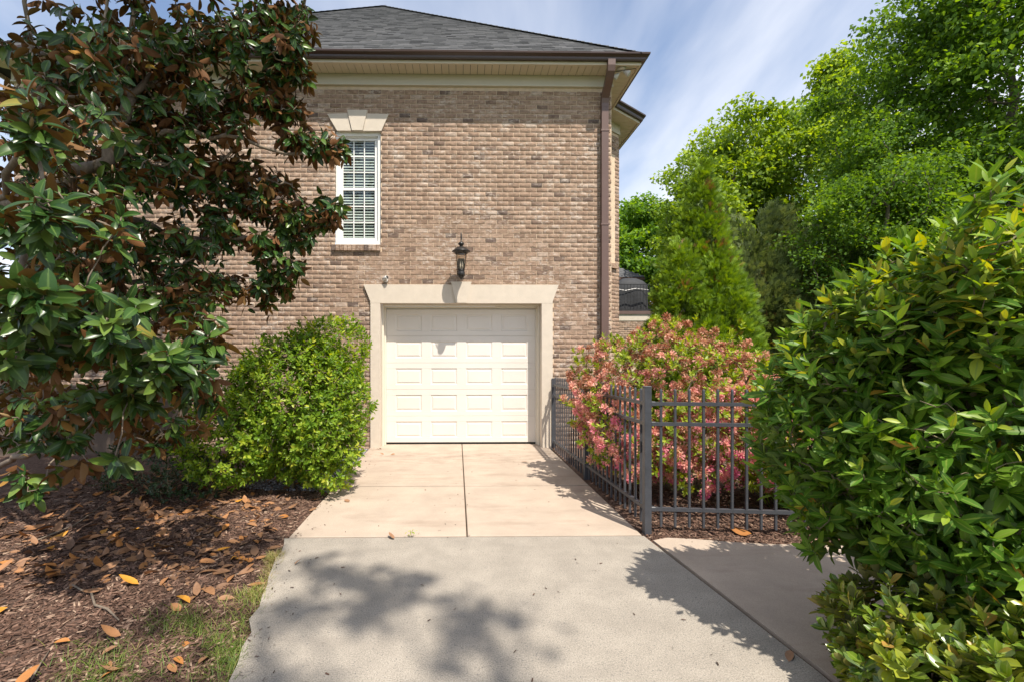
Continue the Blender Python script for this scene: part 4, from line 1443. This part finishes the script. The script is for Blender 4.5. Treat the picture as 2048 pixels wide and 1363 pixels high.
LT_small = leaf_template(3, .46, .12, .06, .85)
def tint_outer(c, r, lo, hi, sd=.14):
    c = np.array(c); r = np.array(r)
    def f(M, T, who):
        return np.clip(rng.normal((lo + hi) / 2, sd, len(M)) + (rng.random(who.max() + 1)[who] - .5) * (hi - lo), 0, 1)
    return f
shrub('bright_green_shrub', 'bright yellow-green leafy shrub against the wall left of the apron', 'shrub', (-2.1, 5.75, 0),
      [((-2.05, 5.75, 1.00), (.88, .70, .90), .58), ((-2.65, 5.4, .66), (.62, .5, .50), .24), ((-1.62, 5.5, .62), (.42, .42, .55), .14), ((-1.72, 5.95, 1.62), (.50, .38, .50), .16), ((-2.05, 5.8, .95), (.7, .5, .75), .22)],
      2300, MAT['shrub'], LT_small, (.045, .078), (8, 12), (.35, 1.55), tint_outer((0, 0, 0), (1, 1, 1), .25, .85), spray=.14, shell=.66, cell=10, lump=.07)
shrub('low_dark_shrub', 'low dark small-leaved shrub in shade at the magnolia foot', 'shrub', (-3.75, 5.6, 0),
      [((-3.75, 5.6, .32), (.65, .5, .36), .7), ((-3.1, 5.3, .22), (.45, .35, .25), .3)],
      420, MAT['darkshrub'], LT_small, (.03, .05), (8, 12), (.4, 1.5), tint_outer((0, 0, 0), (1, 1, 1), .2, .8), spray=.1, limit=120)

# ------------------------------------------------------------------ right-hand foreground shrubs
LT_an = leaf_template(4, .36, .14, .05, .86)
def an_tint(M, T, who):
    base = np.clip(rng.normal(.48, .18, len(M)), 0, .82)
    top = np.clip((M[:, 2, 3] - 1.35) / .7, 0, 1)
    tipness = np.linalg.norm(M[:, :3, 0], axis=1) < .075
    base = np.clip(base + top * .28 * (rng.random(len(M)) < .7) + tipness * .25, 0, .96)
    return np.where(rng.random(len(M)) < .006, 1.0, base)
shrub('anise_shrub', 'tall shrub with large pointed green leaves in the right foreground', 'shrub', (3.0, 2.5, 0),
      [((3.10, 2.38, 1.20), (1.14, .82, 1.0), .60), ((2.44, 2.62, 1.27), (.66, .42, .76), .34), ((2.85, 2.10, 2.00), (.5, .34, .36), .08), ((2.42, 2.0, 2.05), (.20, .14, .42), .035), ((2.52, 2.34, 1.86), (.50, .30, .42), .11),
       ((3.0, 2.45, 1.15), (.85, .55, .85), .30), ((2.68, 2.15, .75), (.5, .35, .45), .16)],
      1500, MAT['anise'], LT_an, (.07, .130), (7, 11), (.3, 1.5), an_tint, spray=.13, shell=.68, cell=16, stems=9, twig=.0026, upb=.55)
LT_pt = leaf_template(4, .50, .08, .07, 1.35)
def pt_tint(M, T, who):
    return np.clip(rng.normal(.46, .2, len(M)) + (rng.random(who.max() + 1)[who] - .5) * .4, 0, 1)
shrub('low_hedge', 'low hedge with blunt yellow-green leaves at the bottom right corner', 'hedge', (2.6, 2.0, 0),
      [((2.40, 2.10, .30), (.58, .50, .34), .42), ((2.6, 1.58, .42), (.75, .40, .36), .40), ((2.03, 1.80, .24), (.28, .45, .28), .22)],
      900, MAT['pitt'], LT_pt, (.055, .09), (9, 13), (.3, 1.35), pt_tint, spray=.07, shell=.7, cell=14, stems=10, upb=.9, zmin=.03)

# ------------------------------------------------------------------ azalea behind the fence
az = thing('azalea_bush', 'large azalea with fading salmon pink flowers behind the fence', 'shrub', (2.75, 5.6, 0))
AV = [((2.68, 5.75, 1.04), (1.22, .95, 1.0), .68), ((1.92, 5.4, .72), (.40, .62, .52), .16), ((2.95, 5.0, .72), (.85, .45, .62), .30), ((2.65, 5.7, .9), (.85, .7, .75), .12)]
s = Skeleton()
for k in range(12):
    a = 6.28 * k / 12
    st = np.array([2.75 + .15 * math.cos(a), 5.6 + .15 * math.sin(a), -.05])
    tg = np.array([2.75 + .7 * math.cos(a), 5.6 + .6 * math.sin(a), .75 + .3 * rng.random()])
    s.limb([st, st * .5 + tg * .5 + np.array([0, 0, .1]), tg], -1, 4, .03)
T = np.concatenate([ell(int(1800 * w), c, r, .72) for c, r, w in AV]); T = T[T[:, 2] > .22]
dT = T - np.array((2.7, 5.6, .9)); aT = np.arctan2(dT[:, 1], dT[:, 0])
T = np.array((2.7, 5.6, .9)) + dT * (1 + .07 * np.sin(aT * 4 + dT[:, 2] * 5) + .06 * np.sin(aT * 9 - dT[:, 2] * 8) + rng.normal(0, .035, len(T)))[:, None]
T = T[T[:, 2] > .2]
s.grow(T, .2, 3, .015)
s.mesh('stems', MAT['twig'], az, .0022, .42, .03, 5, .0018)
cen = np.array((2.72, 5.6, .8))
D = (T - cen); D /= np.linalg.norm(D, axis=1, keepdims=True); D = D * .9 + np.array([0, 0, .45]) + rng.normal(0, .2, T.shape); D /= np.linalg.norm(D, axis=1, keepdims=True)
patch = np.sin(T[:, 0] * 7.3 + T[:, 2] * 4.1) * np.cos(T[:, 1] * 6.1 - T[:, 2] * 5.7 + 1)
isl = rng.random(len(T)) < np.clip(np.where(T[:, 2] > 1.4, .47, .32) + patch * .40, .04, .95)
LT_az = leaf_template(3, .40, .10, .05, .95)
Ml_, wl_ = whorls(T[isl] + D[isl] * .09, D[isl], 9, 14, .045, .080, .25, 1.35, .05, .08, .2)
scatter_parts('leaf', 'foliage', LT_az[0], LT_az[1], Ml_, MAT['azleaf'], az, np.clip(rng.normal(.55, .25, len(Ml_)), 0, 1), LT_az[2], 200, 9)
Ml2, _ = whorls(T[~isl] - D[~isl] * .03, D[~isl], 5, 8, .03, .05, .6, 1.7, .1, .07, .2)
joined('leaf_understorey', LT_az[0], LT_az[1], Ml2, MAT['azleaf'], az, np.clip(rng.normal(.35, .22, len(Ml2)), 0, 1), LT_az[2])
# a five-petalled funnel
fv = []; ff = []
for k in range(5):
    a = 2 * math.pi * k / 5
    for r, w, x in ((.07, .10, .0), (.30, .34, .5), (.62, .30, .72)):
        for sgn in (-1, 1):
            aa = a + sgn * w
            fv.append((x + (.05 if k % 2 else -.04) * (r > .5), r * math.cos(aa), r * math.sin(aa)))
    o = k * 6
    ff += [(o, o + 1, o + 3, o + 2), (o + 2, o + 3, o + 5, o + 4)]
fv = np.array(fv); ff = np.array(ff)
Mf, wf_ = whorls(T[~isl] + D[~isl] * .02, D[~isl], 5, 9, .045, .072, .2, 1.6, .40, .01, .1)
zf = Mf[:, 2, 3]
age = np.clip(.68 - (zf - .5) * .40 + rng.normal(0, .16, len(Mf)) + (rng.random(wf_.max() + 1)[wf_] - .5) * .55, 0, 1)
scatter_parts('flower', 'flower_mass', fv, ff, Mf, MAT['flower'], az, age, None, 300, 9)

# bright strap-leaved clump between azalea and the right-hand shrub
lt_s = leaf_template(5, .06, .45, .01, .8)
dl = thing('strap_leaf_clump', 'bright green strap-leaved clump behind the fence beside the azalea', 'plant', (3.85, 4.95, 0))
P_ = np.array([(3.75, 4.95, .0)]) + rng.normal(0, .10, (150, 3)) * np.array([1.6, 1, .1])
a_ = rng.random(150) * 6.28
xd = np.stack([np.cos(a_) * .55, np.sin(a_) * .55, rng.uniform(.7, 1.4, 150)], 1)
scatter_parts('leaf', 'foliage', lt_s[0], lt_s[1], frames(P_, xd, np.tile(np.array([[0, 0, 1.0]]), (150, 1)) - xd * .3, rng.uniform(.55, .95, 150)), MAT['azleaf'], dl, rng.uniform(.2, .6, 150), lt_s[2], 60)

# ------------------------------------------------------------------ conifers
def spray_template():
    """flat fan of a conifer: a rib and side fingers"""
    vs = []; fs = []
    for (x0, y0, x1, y1, w) in ((0, 0, 1, 0, .10), (.2, 0, .62, .34, .085), (.2, 0, .62, -.34, .085), (.48, 0, .86, .26, .075), (.48, 0, .86, -.26, .075)):
        dx, dy = x1 - x0, y1 - y0; L = math.hypot(dx, dy); nx, ny = -dy / L * w, dx / L * w
        o = len(vs)
        vs += [(x0 - nx * .5, y0 - ny * .5, 0), (x0 + nx * .5, y0 + ny * .5, 0), (x1 + nx * .6, y1 + ny * .6, -.06), (x1 - nx * .6, y1 - ny * .6, -.06)]
        fs.append((o, o + 3, o + 2, o + 1))
    return np.array(vs), np.array(fs)
SPV, SPF = spray_template()
def conifer(name, label, base, h, r, n, mat, size, shape=.9, lump=.22, group=None, rough=.12, brown=.03, lean=(0, 0), cl_n=60, clr=.20):
    th = thing(name, label, 'tree', base, group)
    m_ = MB(); m_.tube([(base[0], base[1], -.2), (base[0] + lean[0] * .5, base[1] + lean[1] * .5, h * .35), (base[0] + lean[0], base[1] + lean[1], h * .6)], [r * .05, r * .03, .01], 7)
    m_.build('trunk', MAT['bark2'], th, True)
    nc = max(60, int(n / cl_n))
    uc = 1 - np.sqrt(rng.random(nc)) * .99
    ac = rng.random(nc) * 6.2832
    k1, k2 = rng.random(2) * 6.28
    prof = (1 - uc) ** shape * (1 - .25 * np.exp(-uc * 14))
    lum = 1 + lump * (np.sin(ac * 3 + k1 + uc * 9) * .5 + np.sin(ac * 5 + k2 - uc * 17) * .5 + rng.normal(0, .45, nc))
    rc = r * prof * lum
    C = np.stack([base[0] + lean[0] * uc + rc * np.cos(ac), base[1] + lean[1] * uc + rc * np.sin(ac), .05 + uc * h], 1)
    O = np.stack([np.cos(ac), np.sin(ac), np.full(nc, .75)], 1)
    ci = rng.integers(0, nc, n)
    cs = clr * rng.uniform(.7, 1.35, nc) * (.45 + .55 * (1 - uc) ** .4)
    v = rng.normal(size=(n, 3)); v /= np.linalg.norm(v, axis=1, keepdims=True); v *= (rng.random(n) ** .45)[:, None]
    v[:, 2] *= 1.35
    pos = C[ci] + v * cs[ci][:, None] + O[ci] * (rng.random(n) - .7)[:, None] * cs[ci][:, None] * .8
    pos[:, 2] = np.maximum(pos[:, 2], .05)
    out = O[ci] + v * .8 + rng.normal(0, .25, (n, 3)) + np.array([0, 0, .35])
    M = frames(pos, out, rng.normal(0, 1, (n, 3)) + O[ci] * .3, rng.uniform(.7, 1.3, n) * size)
    t = np.clip(rng.normal(.50, .15, n) + (rng.random(nc) - .5)[ci] * .55, 0, .9)
    t = np.where((rng.random(nc) < brown)[ci] & (rng.random(n) < .6), 1.0, t)
    scatter_parts('foliage_spray', 'crown', SPV, SPF, M, mat, th, t, None, 120, 10, False)
    return th
G_TH = 'arborvitae behind the azalea'
conifer('arborvitae', 'tallest pointed arborvitae behind the azalea', (5.95, 11.2, 0), 6.6, 1.38, 32000, MAT['thuja'], .125, .84, .16, G_TH, brown=.05, cl_n=38, clr=.16)
conifer('arborvitae', 'shorter left arborvitae nearest the house corner', (4.95, 10.2, 0), 4.15, .92, 17000, MAT['thuja'], .115, .55, .13, G_TH, cl_n=38, clr=.145)
conifer('arborvitae', 'shorter right arborvitae in front of the tall one', (5.72, 10.0, 0), 3.80, 1.0, 19000, MAT['thuja'], .115, .52, .13, G_TH, cl_n=38, clr=.145)
conifer('cedar_tree', 'dull dark green cedar right of the tall arborvitae', (11.2, 17.5, 0), 7.6, 2.5, 22000, MAT['cedar'], .26, .55, .30, 'dark cedars', .25, .06, cl_n=70, clr=.5)
conifer('cedar_tree', 'dark cedar half hidden below the big oak', (13.6, 17.0, 0), 6.2, 2.3, 18000, MAT['cedar'], .26, .55, .32, 'dark cedars', .25, .06, cl_n=70, clr=.5)

# ------------------------------------------------------------------ broadleaf trees
LFV = np.array([(0, 0, 0), (.45, -.34, .06), (1, 0, -.05), (.45, .34, .06)])
LFF = np.array([(0, 1, 2, 3)])
def tree(name, label, base, h, crown_c, crown_r, nclump, nleaf, leaf, mat, clump=.9, group=None, trunk_r=.22, cbase=.3, shell=.5, lone=60, flat=.6, extra=None, lo=None):
    th = thing(name, label, 'tree', base, group)
    C = ell(nclump, crown_c, crown_r, shell)
    dC = C - np.array(crown_c); aC = np.arctan2(dC[:, 1], dC[:, 0]); eC = dC[:, 2] / crown_r[2]
    k1, k2 = rng.random(2) * 6.28
    C = np.array(crown_c) + dC * (1 + .13 * np.sin(aC * 3 + eC * 4 + k1) + .11 * np.sin(aC * 5 - eC * 7 + k2) + rng.normal(0, .06, len(C)))[:, None]
    if lo is not None: C = C[C[:, 2] > lo]
    if extra is not None: C = np.concatenate([C] + [ell(k, c, r) for c, r, k in extra])
    s = Skeleton()
    b = np.array(base, float)
    top = np.array(crown_c, float); top[2] += crown_r[2] * .45
    s.limb([b + np.array([0, 0, -.3]), b * .5 + np.array([top[0], top[1], 0]) * .5 + np.array([0, 0, h * .42]), top], -1, 7, h * .008)
    s.grow(C, .5, 4, h * .006)
    s.mesh('branches', MAT['bark2'], th, trunk_r * .065, .5, trunk_r, 5, .012, None, trunk_r * .5)
    per = max(4, int(nleaf / len(C)))
    n = per * len(C)
    ci = np.repeat(np.arange(len(C)), per)
    cr = clump * rng.uniform(.6, 1.35, len(C))
    v = rng.normal(size=(n, 3)); v /= np.linalg.norm(v, axis=1, keepdims=True)
    v *= (rng.random(n) ** (1 / 2.2))[:, None]
    v[:, 2] *= flat
    pos = C[ci] + v * cr[ci][:, None]
    xd = rng.normal(size=(n, 3)); xd[:, 2] -= .35
    zd = rng.normal(size=(n, 3)) * .75 + np.array([0, 0, .7]) + np.array(SUN) * .7
    M = frames(pos, xd, zd, rng.uniform(.65, 1.3, n) * leaf)
    t = np.clip(rng.normal(.52, .2, n) + (rng.random(len(C))[ci] - .5) * .45, 0, 1)
    scatter_parts('leaf', 'crown', LFV, LFF, M, mat, th, t, None, lone, 10, False)
    return th
G_BG = 'trees along the back of the yard'
tree('oak_tree', 'big fine-leaved oak filling the upper right', (20.0, 16.5, 0), 16, (20.2, 16.2, 9.4), (5.7, 4.6, 7.2), 680, 135000, .17, MAT['oak'], 1.05, G_BG, .15, shell=.45, lone=80)
tree('oak_tree', 'lower oak bough mass right of the dark cedars', (13.6, 15.0, 0), 8, (13.9, 14.6, 5.2), (2.3, 2.2, 2.6), 130, 28000, .12, MAT['oak'], .8, G_BG, .15, shell=.5, lone=60)
tree('poplar_tree', 'pale green poplar with a thin leading top behind the cedars', (21.0, 27.0, 0), 18, (20.9, 27.0, 11.4), (4.2, 3.6, 5.2), 200, 36000, .26, MAT['poplar'], 1.15, G_BG, .25, lone=60,
     extra=[((22.3, 27.0, 17.4), (.9, .8, 2.0), 26)])
tree('poplar_tree', 'yellow-green poplar left of the thin-topped one', (17.0, 28.0, 0), 15, (16.9, 28.0, 9.8), (3.6, 3.2, 6.2), 170, 30000, .26, MAT['poplar'], 1.1, G_BG, .22, lone=60)
tree('maple_tree', 'light green maple directly behind the tall arborvitae', (13.6, 26.0, 0), 12, (13.9, 26.0, 7.6), (1.9, 2.2, 4.6), 90, 16000, .24, MAT['poplar'], 1.0, G_BG, .2, lone=40)
tree('maple_tree', 'round leafy tree beside the house corner beyond the neighbour roof', (16.6, 43, 0), 16, (16.9, 43, 10.4), (3.6, 3.2, 5.6), 120, 24000, .36, MAT['far'], 1.5, G_BG, .25, lone=40)
tree('oak_tree', 'dark oak far back at the right edge', (27.0, 24.0, 0), 15, (27.0, 24.0, 8.0), (5.0, 4.0, 6.0), 130, 22000, .24, MAT['oak'], 1.4, G_BG, .25, lone=20)
tree('understorey_tree', 'dark leafy understorey tree filling in below the big oak', (17.0, 13.6, 0), 6, (16.6, 13.4, 3.0), (3.6, 2.2, 2.6), 110, 20000, .16, MAT['oak'], .9, G_BG, .12, shell=.4, lone=40)
# the tree over the photographer's shoulder whose shade dapples the drive
tree('shade_tree', 'tall shade tree standing behind the camera position', (6.2, -7.5, 0), 16, (2.5, -3.85, 13.0), (1.35, 1.15, .9), 24, 800, .16, MAT['oak'], .34, 'trees behind the camera', .16, lone=0, shell=.45)
tree('shade_tree', 'second tall shade tree standing behind and left of the camera', (-4.5, -5.0, 0), 15, (-1.6, .55, 10.6), (1.9, 1.2, 1.6), 34, 3600, .16, MAT['oak'], .6, 'trees behind the camera', .22, lone=0, shell=.35)

# ------------------------------------------------------------------ ground litter
def flakes(name, n, xfun, hf, mat, lmin, lmax, asp, label, parent=None):
    P2 = xfun(n)
    z = hf(P2[:, 0], P2[:, 1]) + rng.uniform(.0, .014, len(P2))
    a = rng.random(len(P2)) * 6.28
    xd = np.stack([np.cos(a), np.sin(a), rng.normal(0, .22, len(P2))], 1)
    zd = np.stack([rng.normal(0, .4, len(P2)), rng.normal(0, .4, len(P2)), np.ones(len(P2))], 1)
    M = frames(np.column_stack([P2, z]), xd, zd, rng.uniform(lmin, lmax, len(P2)))
    tv = np.array([(-.5, -asp, 0), (.5, -asp * .6, .02), (.5, asp * .6, .02), (-.5, asp, 0), (-.5, -asp, -.08), (.5, -asp * .6, -.06), (.5, asp * .6, -.06), (-.5, asp, -.08)])
    tf = np.array([(0, 1, 2, 3), (0, 4, 5, 1), (2, 6, 7, 3), (1, 5, 6, 2), (3, 7, 4, 0)])
    o = joined(name, tv, tf, M, mat, parent, np.clip(rng.normal(.5, .24, len(P2)), 0, 1), None, False)
    o['label'] = label
    return o
def left_edge(Y): return np.where(Y > 4.2, -1.62, np.where(Y > 2.35, -1.62 + (4.2 - Y) / 1.85 * .42, -1.22))
def xy_left(n):
    Y = rng.uniform(1.75, 6.2, n * 3); X = left_edge(Y) - np.abs(rng.normal(0, 1.7, n * 3)) + .03
    w = rng.random(n * 3) < np.clip(1.5 - (Y - 1.75) * .22, .25, 1)
    P2 = np.column_stack([X, Y])[w]
    return P2[P2[:, 0] > -5.2][:n]
flakes('bark_mulch', 34000, xy_left, left_h, MAT['chip'], .018, .062, .13, 'shredded brown bark mulch under the magnolia')
def xy_right(n):
    Y = 4.02 + rng.random(n) ** 1.4 * 2.2; X = rng.uniform(1.72, 5.0, n); return np.column_stack([X, Y])
flakes('fenced_bark_mulch', 14000, xy_right, right_h, MAT['chip'], .02, .07, .13, 'shredded brown bark mulch behind the fence')

# gravel strip along the wall
ico = []
ph = (1 + 5 ** .5) / 2
iv = np.array([(-1, ph, 0), (1, ph, 0), (-1, -ph, 0), (1, -ph, 0), (0, -1, ph), (0, 1, ph), (0, -1, -ph), (0, 1, -ph), (ph, 0, -1), (ph, 0, 1), (-ph, 0, -1), (-ph, 0, 1)]) / 1.9
ifc = np.array([(0, 11, 5), (0, 5, 1), (0, 1, 7), (0, 7, 10), (0, 10, 11), (1, 5, 9), (5, 11, 4), (11, 10, 2), (10, 7, 6), (7, 1, 8), (3, 9, 4), (3, 4, 2), (3, 2, 6), (3, 6, 8), (3, 8, 9), (4, 9, 5), (2, 4, 11), (6, 2, 10), (8, 6, 7), (9, 8, 1)])
ng = 4200
Y = rng.uniform(5.6, 8.0, ng); X = -1.61 - rng.random(ng) * 1.1
M = frames(np.column_stack([X, Y, left_h(X, Y) + .01]), rng.normal(size=(ng, 3)), rng.normal(size=(ng, 3)), rng.uniform(.008, .019, ng))
M[:, :3, 2] *= .75
tag(joined('grey_gravel', iv, ifc, M, MAT['gravel'], None, rng.random(ng), None, False), 'grey gravel strip at the wall foot left of the apron')

# grass along the ragged edge of the drive
ngr = 34000
Y = rng.uniform(1.5, 3.9, ngr); w_ = np.clip((3.5 - Y) / 1.5, .06, 1) * 1.35
X = left_edge(Y) + .02 - np.abs(rng.normal(0, .5, ngr)) * w_
keep = rng.random(ngr) < np.clip(.28 + .9 * np.sin(X * 7 + Y * 5) * np.cos(Y * 6.3), .1, 1)
X, Y = X[keep], Y[keep]; ngr = len(X)
gT = leaf_template(3, .05, .35, .0, .5)
a_ = rng.random(ngr) * 6.28
xd = np.stack([np.cos(a_) * .8, np.sin(a_) * .8, rng.uniform(.35, 1.6, ngr)], 1)
M = frames(np.column_stack([X, Y, left_h(X, Y)]), xd, np.tile([[0, 0, 1.0]], (ngr, 1)) - xd * .2, rng.uniform(.025, .085, ngr))
dry = np.clip((Y - 2.7) / .8, 0, 1)
tag(joined('edge_grass', gT[0], gT[1], M, MAT['grass'], None, np.clip(rng.normal(.35, .22, ngr) + dry * .55, 0, 1), None), 'thin green and straw grass along the drive edge')

# fallen magnolia leaves, each its own thing
FT = [leaf_template(5, .44, d, c, .82) for d, c in ((.16, .07), (-.22, .06), (.05, .14), (.38, .05), (-.1, -.10), (.0, .03), (-.42, .04))]
f_cache = {}
FALLEN = {0: ('dark brown dry magnolia leaf lying in the mulch bed', .10), 1: ('tan brown curled magnolia leaf lying in the mulch bed', .38),
          2: ('russet magnolia leaf lying in the mulch bed', .60), 3: ('orange magnolia leaf lying in the mulch bed', .80), 4: ('bright yellow-orange magnolia leaf lying in the mulch bed', .98)}
def drop_leaf(X, Y, Z, c, size, label=None, group='fallen magnolia leaves', yaw=None, name='fallen_leaf'):
    k = random.randrange(len(FT))
    if (k, c) not in f_cache:
        f_cache[(k, c)] = template_mesh('fallen_leaf', FT[k][0], FT[k][1], MAT['fallen'], FALLEN[c][1], FT[k][2])
    yaw = random.random() * 6.28 if yaw is None else yaw
    M = Matrix.Translation((X, Y, Z)) @ Matrix.Rotation(yaw, 4, 'Z') @ Matrix.Rotation(random.gauss(0, .28), 4, 'X') @ Matrix.Rotation(random.gauss(-.05, .2), 4, 'Y') @ Matrix.Diagonal((size, size, size, 1))
    o = place(name, f_cache[(k, c)], M)
    if not label:
        zone = ('at the grassy drive edge' if X > float(left_edge(np.array(Y))) - .35 else 'near the bottom left corner' if Y < 2.75 else
                'in front of the bright shrub' if (Y > 4.2 and X > -3.0) else 'under the magnolia boughs' if Y > 3.9 else 'around the forked twig' if X < -2.4 else 'on open mulch')
        label = ('large ' if size > .125 else 'small ' if size < .098 else '') + FALLEN[c][0].replace('in the mulch bed', zone)
    tag(o, label, 'leaf', group)
cnt = 0
while cnt < 275:
    Y = rng.uniform(2.0, 5.6)
    X = float(left_edge(np.array(Y))) - abs(rng.normal(0, 1)) * (1.1 + .25 * (Y - 2))
    px, py, d = project(np.array([X, Y, 0.05]))
    if px < -30 or py > 1380: continue
    # thicker to the upper left, under the crown
    dens = .10 + .75 * max(0, min(1, (Y - 2.4) / 1.8)) * max(0.15, min(1, (-1.7 - X) / 1.5)) + .35 * max(0, min(1, (-2.2 - X) / 1.0))
    if rng.random() > dens: continue
    c = int(rng.choice(5, p=[.12, .40, .27, .15, .06]))
    drop_leaf(X, Y, float(left_h(np.array(X), np.array(Y))) + .022, c, rng.uniform(.085, .15) * (1 if Y > 3 else .85)); cnt += 1
# the small and half buried ones
nlit = 800
Yl = rng.uniform(3.2, 6.4, nlit); Xl = left_edge(Yl) - .25 - np.abs(rng.normal(0, 1.5, nlit))
al = rng.random(nlit) * 6.28
Ml3 = frames(np.column_stack([Xl, Yl, left_h(Xl, Yl) + .012]), np.stack([np.cos(al), np.sin(al), rng.normal(0, .15, nlit)], 1),
             np.stack([rng.normal(0, .3, nlit), rng.normal(0, .3, nlit), np.ones(nlit)], 1), rng.uniform(.05, .15, nlit))
tag(joined('leaf_litter', FT[0][0], FT[0][1], Ml3, MAT['fallen'], None, np.clip(rng.normal(.42, .2, nlit), 0, .95), None), 'half buried brown leaf litter under the magnolia')
# a few stray leaves on the concrete and beyond the fence
for (px, py, c, s_, lab) in ((790, 908, 3, .07, 'small orange leaf on the apron near the door'), (768, 908, 2, .06, 'small russet leaf left of the orange one on the apron'),
                             (758, 896, 0, .06, 'small dark leaf at the foot of the left door jamb'), (1056, 924, 1, .12, 'brown leaf on the apron near the fence'),
                             (700, 1002, 1, .08, 'pale tan leaf on the left edge of the apron'), (788, 1078, 1, .10, 'brown leaf lying on the joint between apron and grey drive'),
                             (1503, 1078, 3, .20, 'large orange leaf on the mulch before the fence'), (1580, 1310, 1, .10, 'curled tan leaf in the gap beside the grey drive'),
                             (590, 1128, 2, .07, 'small russet leaf on the left of the grey drive')):
    Y = CAM_H * F / (py - 697.0); p = at(px, py, Y)
    drop_leaf(p.x, p.y, .014 if px != 1503 else .04, c, s_, lab, 'stray leaves on the concrete')
# twigs
def twig(pts, r, label, name='fallen_twig', grp='twigs on the mulch'):
    P3 = []
    for px, py in pts:
        Y = (CAM_H - .08) * F / (py - 697.0); p = at(px, py, Y); P3.append((p.x, p.y, float(left_h(np.array(p.x), np.array(p.y))) + .022))
    m_ = MB(); m_.tube(P3, [r] * (len(P3) - 1) + [r * .5], 6)
    tag(m_.build(name, MAT['bark'], None, True), label, 'twig', grp)
twig([(183, 1178), (190, 1200), (215, 1208), (238, 1228)], .008, 'forked grey twig among the leaves on the mulch')
twig([(145, 1160), (165, 1172), (183, 1178), (186, 1165)], .006, 'thin grey twig end beside the forked twig')
twig([(62, 1335), (80, 1305), (100, 1278)], .005, 'straight thin twig near the bottom left corner')
twig([(60, 1075), (150, 1040), (240, 985)], .007, 'long twig rising to the right under the magnolia')
# crumbs of bark and seeds on the drive
nd = 320
Y = rng.uniform(2.2, 8.0, nd); X = np.where(rng.random(nd) < .4, rng.uniform(-1.4, 1.6, nd), left_edge(Y) + .02 + np.abs(rng.normal(0, .14, nd)))
tv = np.array([(-.5, -.15, 0), (.5, -.1, 0), (.5, .1, .05), (-.5, .15, .1)]); tf = np.array([(0, 1, 2, 3)])
M = frames(np.column_stack([X, Y, np.full(nd, .006)]), np.column_stack([rng.normal(size=(nd, 2)), np.zeros(nd)]), np.tile([[0, 0, 1.0]], (nd, 1)) + rng.normal(0, .3, (nd, 3)), rng.uniform(.008, .03, nd))
tag(joined('drive_debris', tv, tf, M, MAT['chip'], None, rng.uniform(.0, .6, nd), None, False), 'small bark crumbs scattered over the drive')
# weed in the joint
Pw = at(822, 1066, CAM_H * F / (1071 - 697.0))
wd = thing('joint_weed', 'tiny green weed sprouting from the joint of the drive', 'weed', (Pw.x, 4.21, 0))
nw = 14
T_ = np.array([(Pw.x, 4.21, .0)]) + rng.normal(0, .018, (nw, 3)) * np.array([1.4, .4, 0]) + np.array([[0, 0, 1]]) * rng.uniform(.01, .06, nw)[:, None]
joined('leaf', LT_small[0], LT_small[1], frames(T_, rng.normal(size=(nw, 3)) + np.array([0, 0, .3]), np.tile([[0, -.3, 1.0]], (nw, 1)), rng.uniform(.012, .026, nw)), MAT['azleaf'], wd, rng.uniform(.3, .8, nw), LT_small[2])
m_ = MB(); m_.tube([(Pw.x, 4.21, -.02), (Pw.x + .004, 4.21, .03), (Pw.x, 4.208, .06)], .0015, 4); m_.build('stem', MAT['twig'], wd)
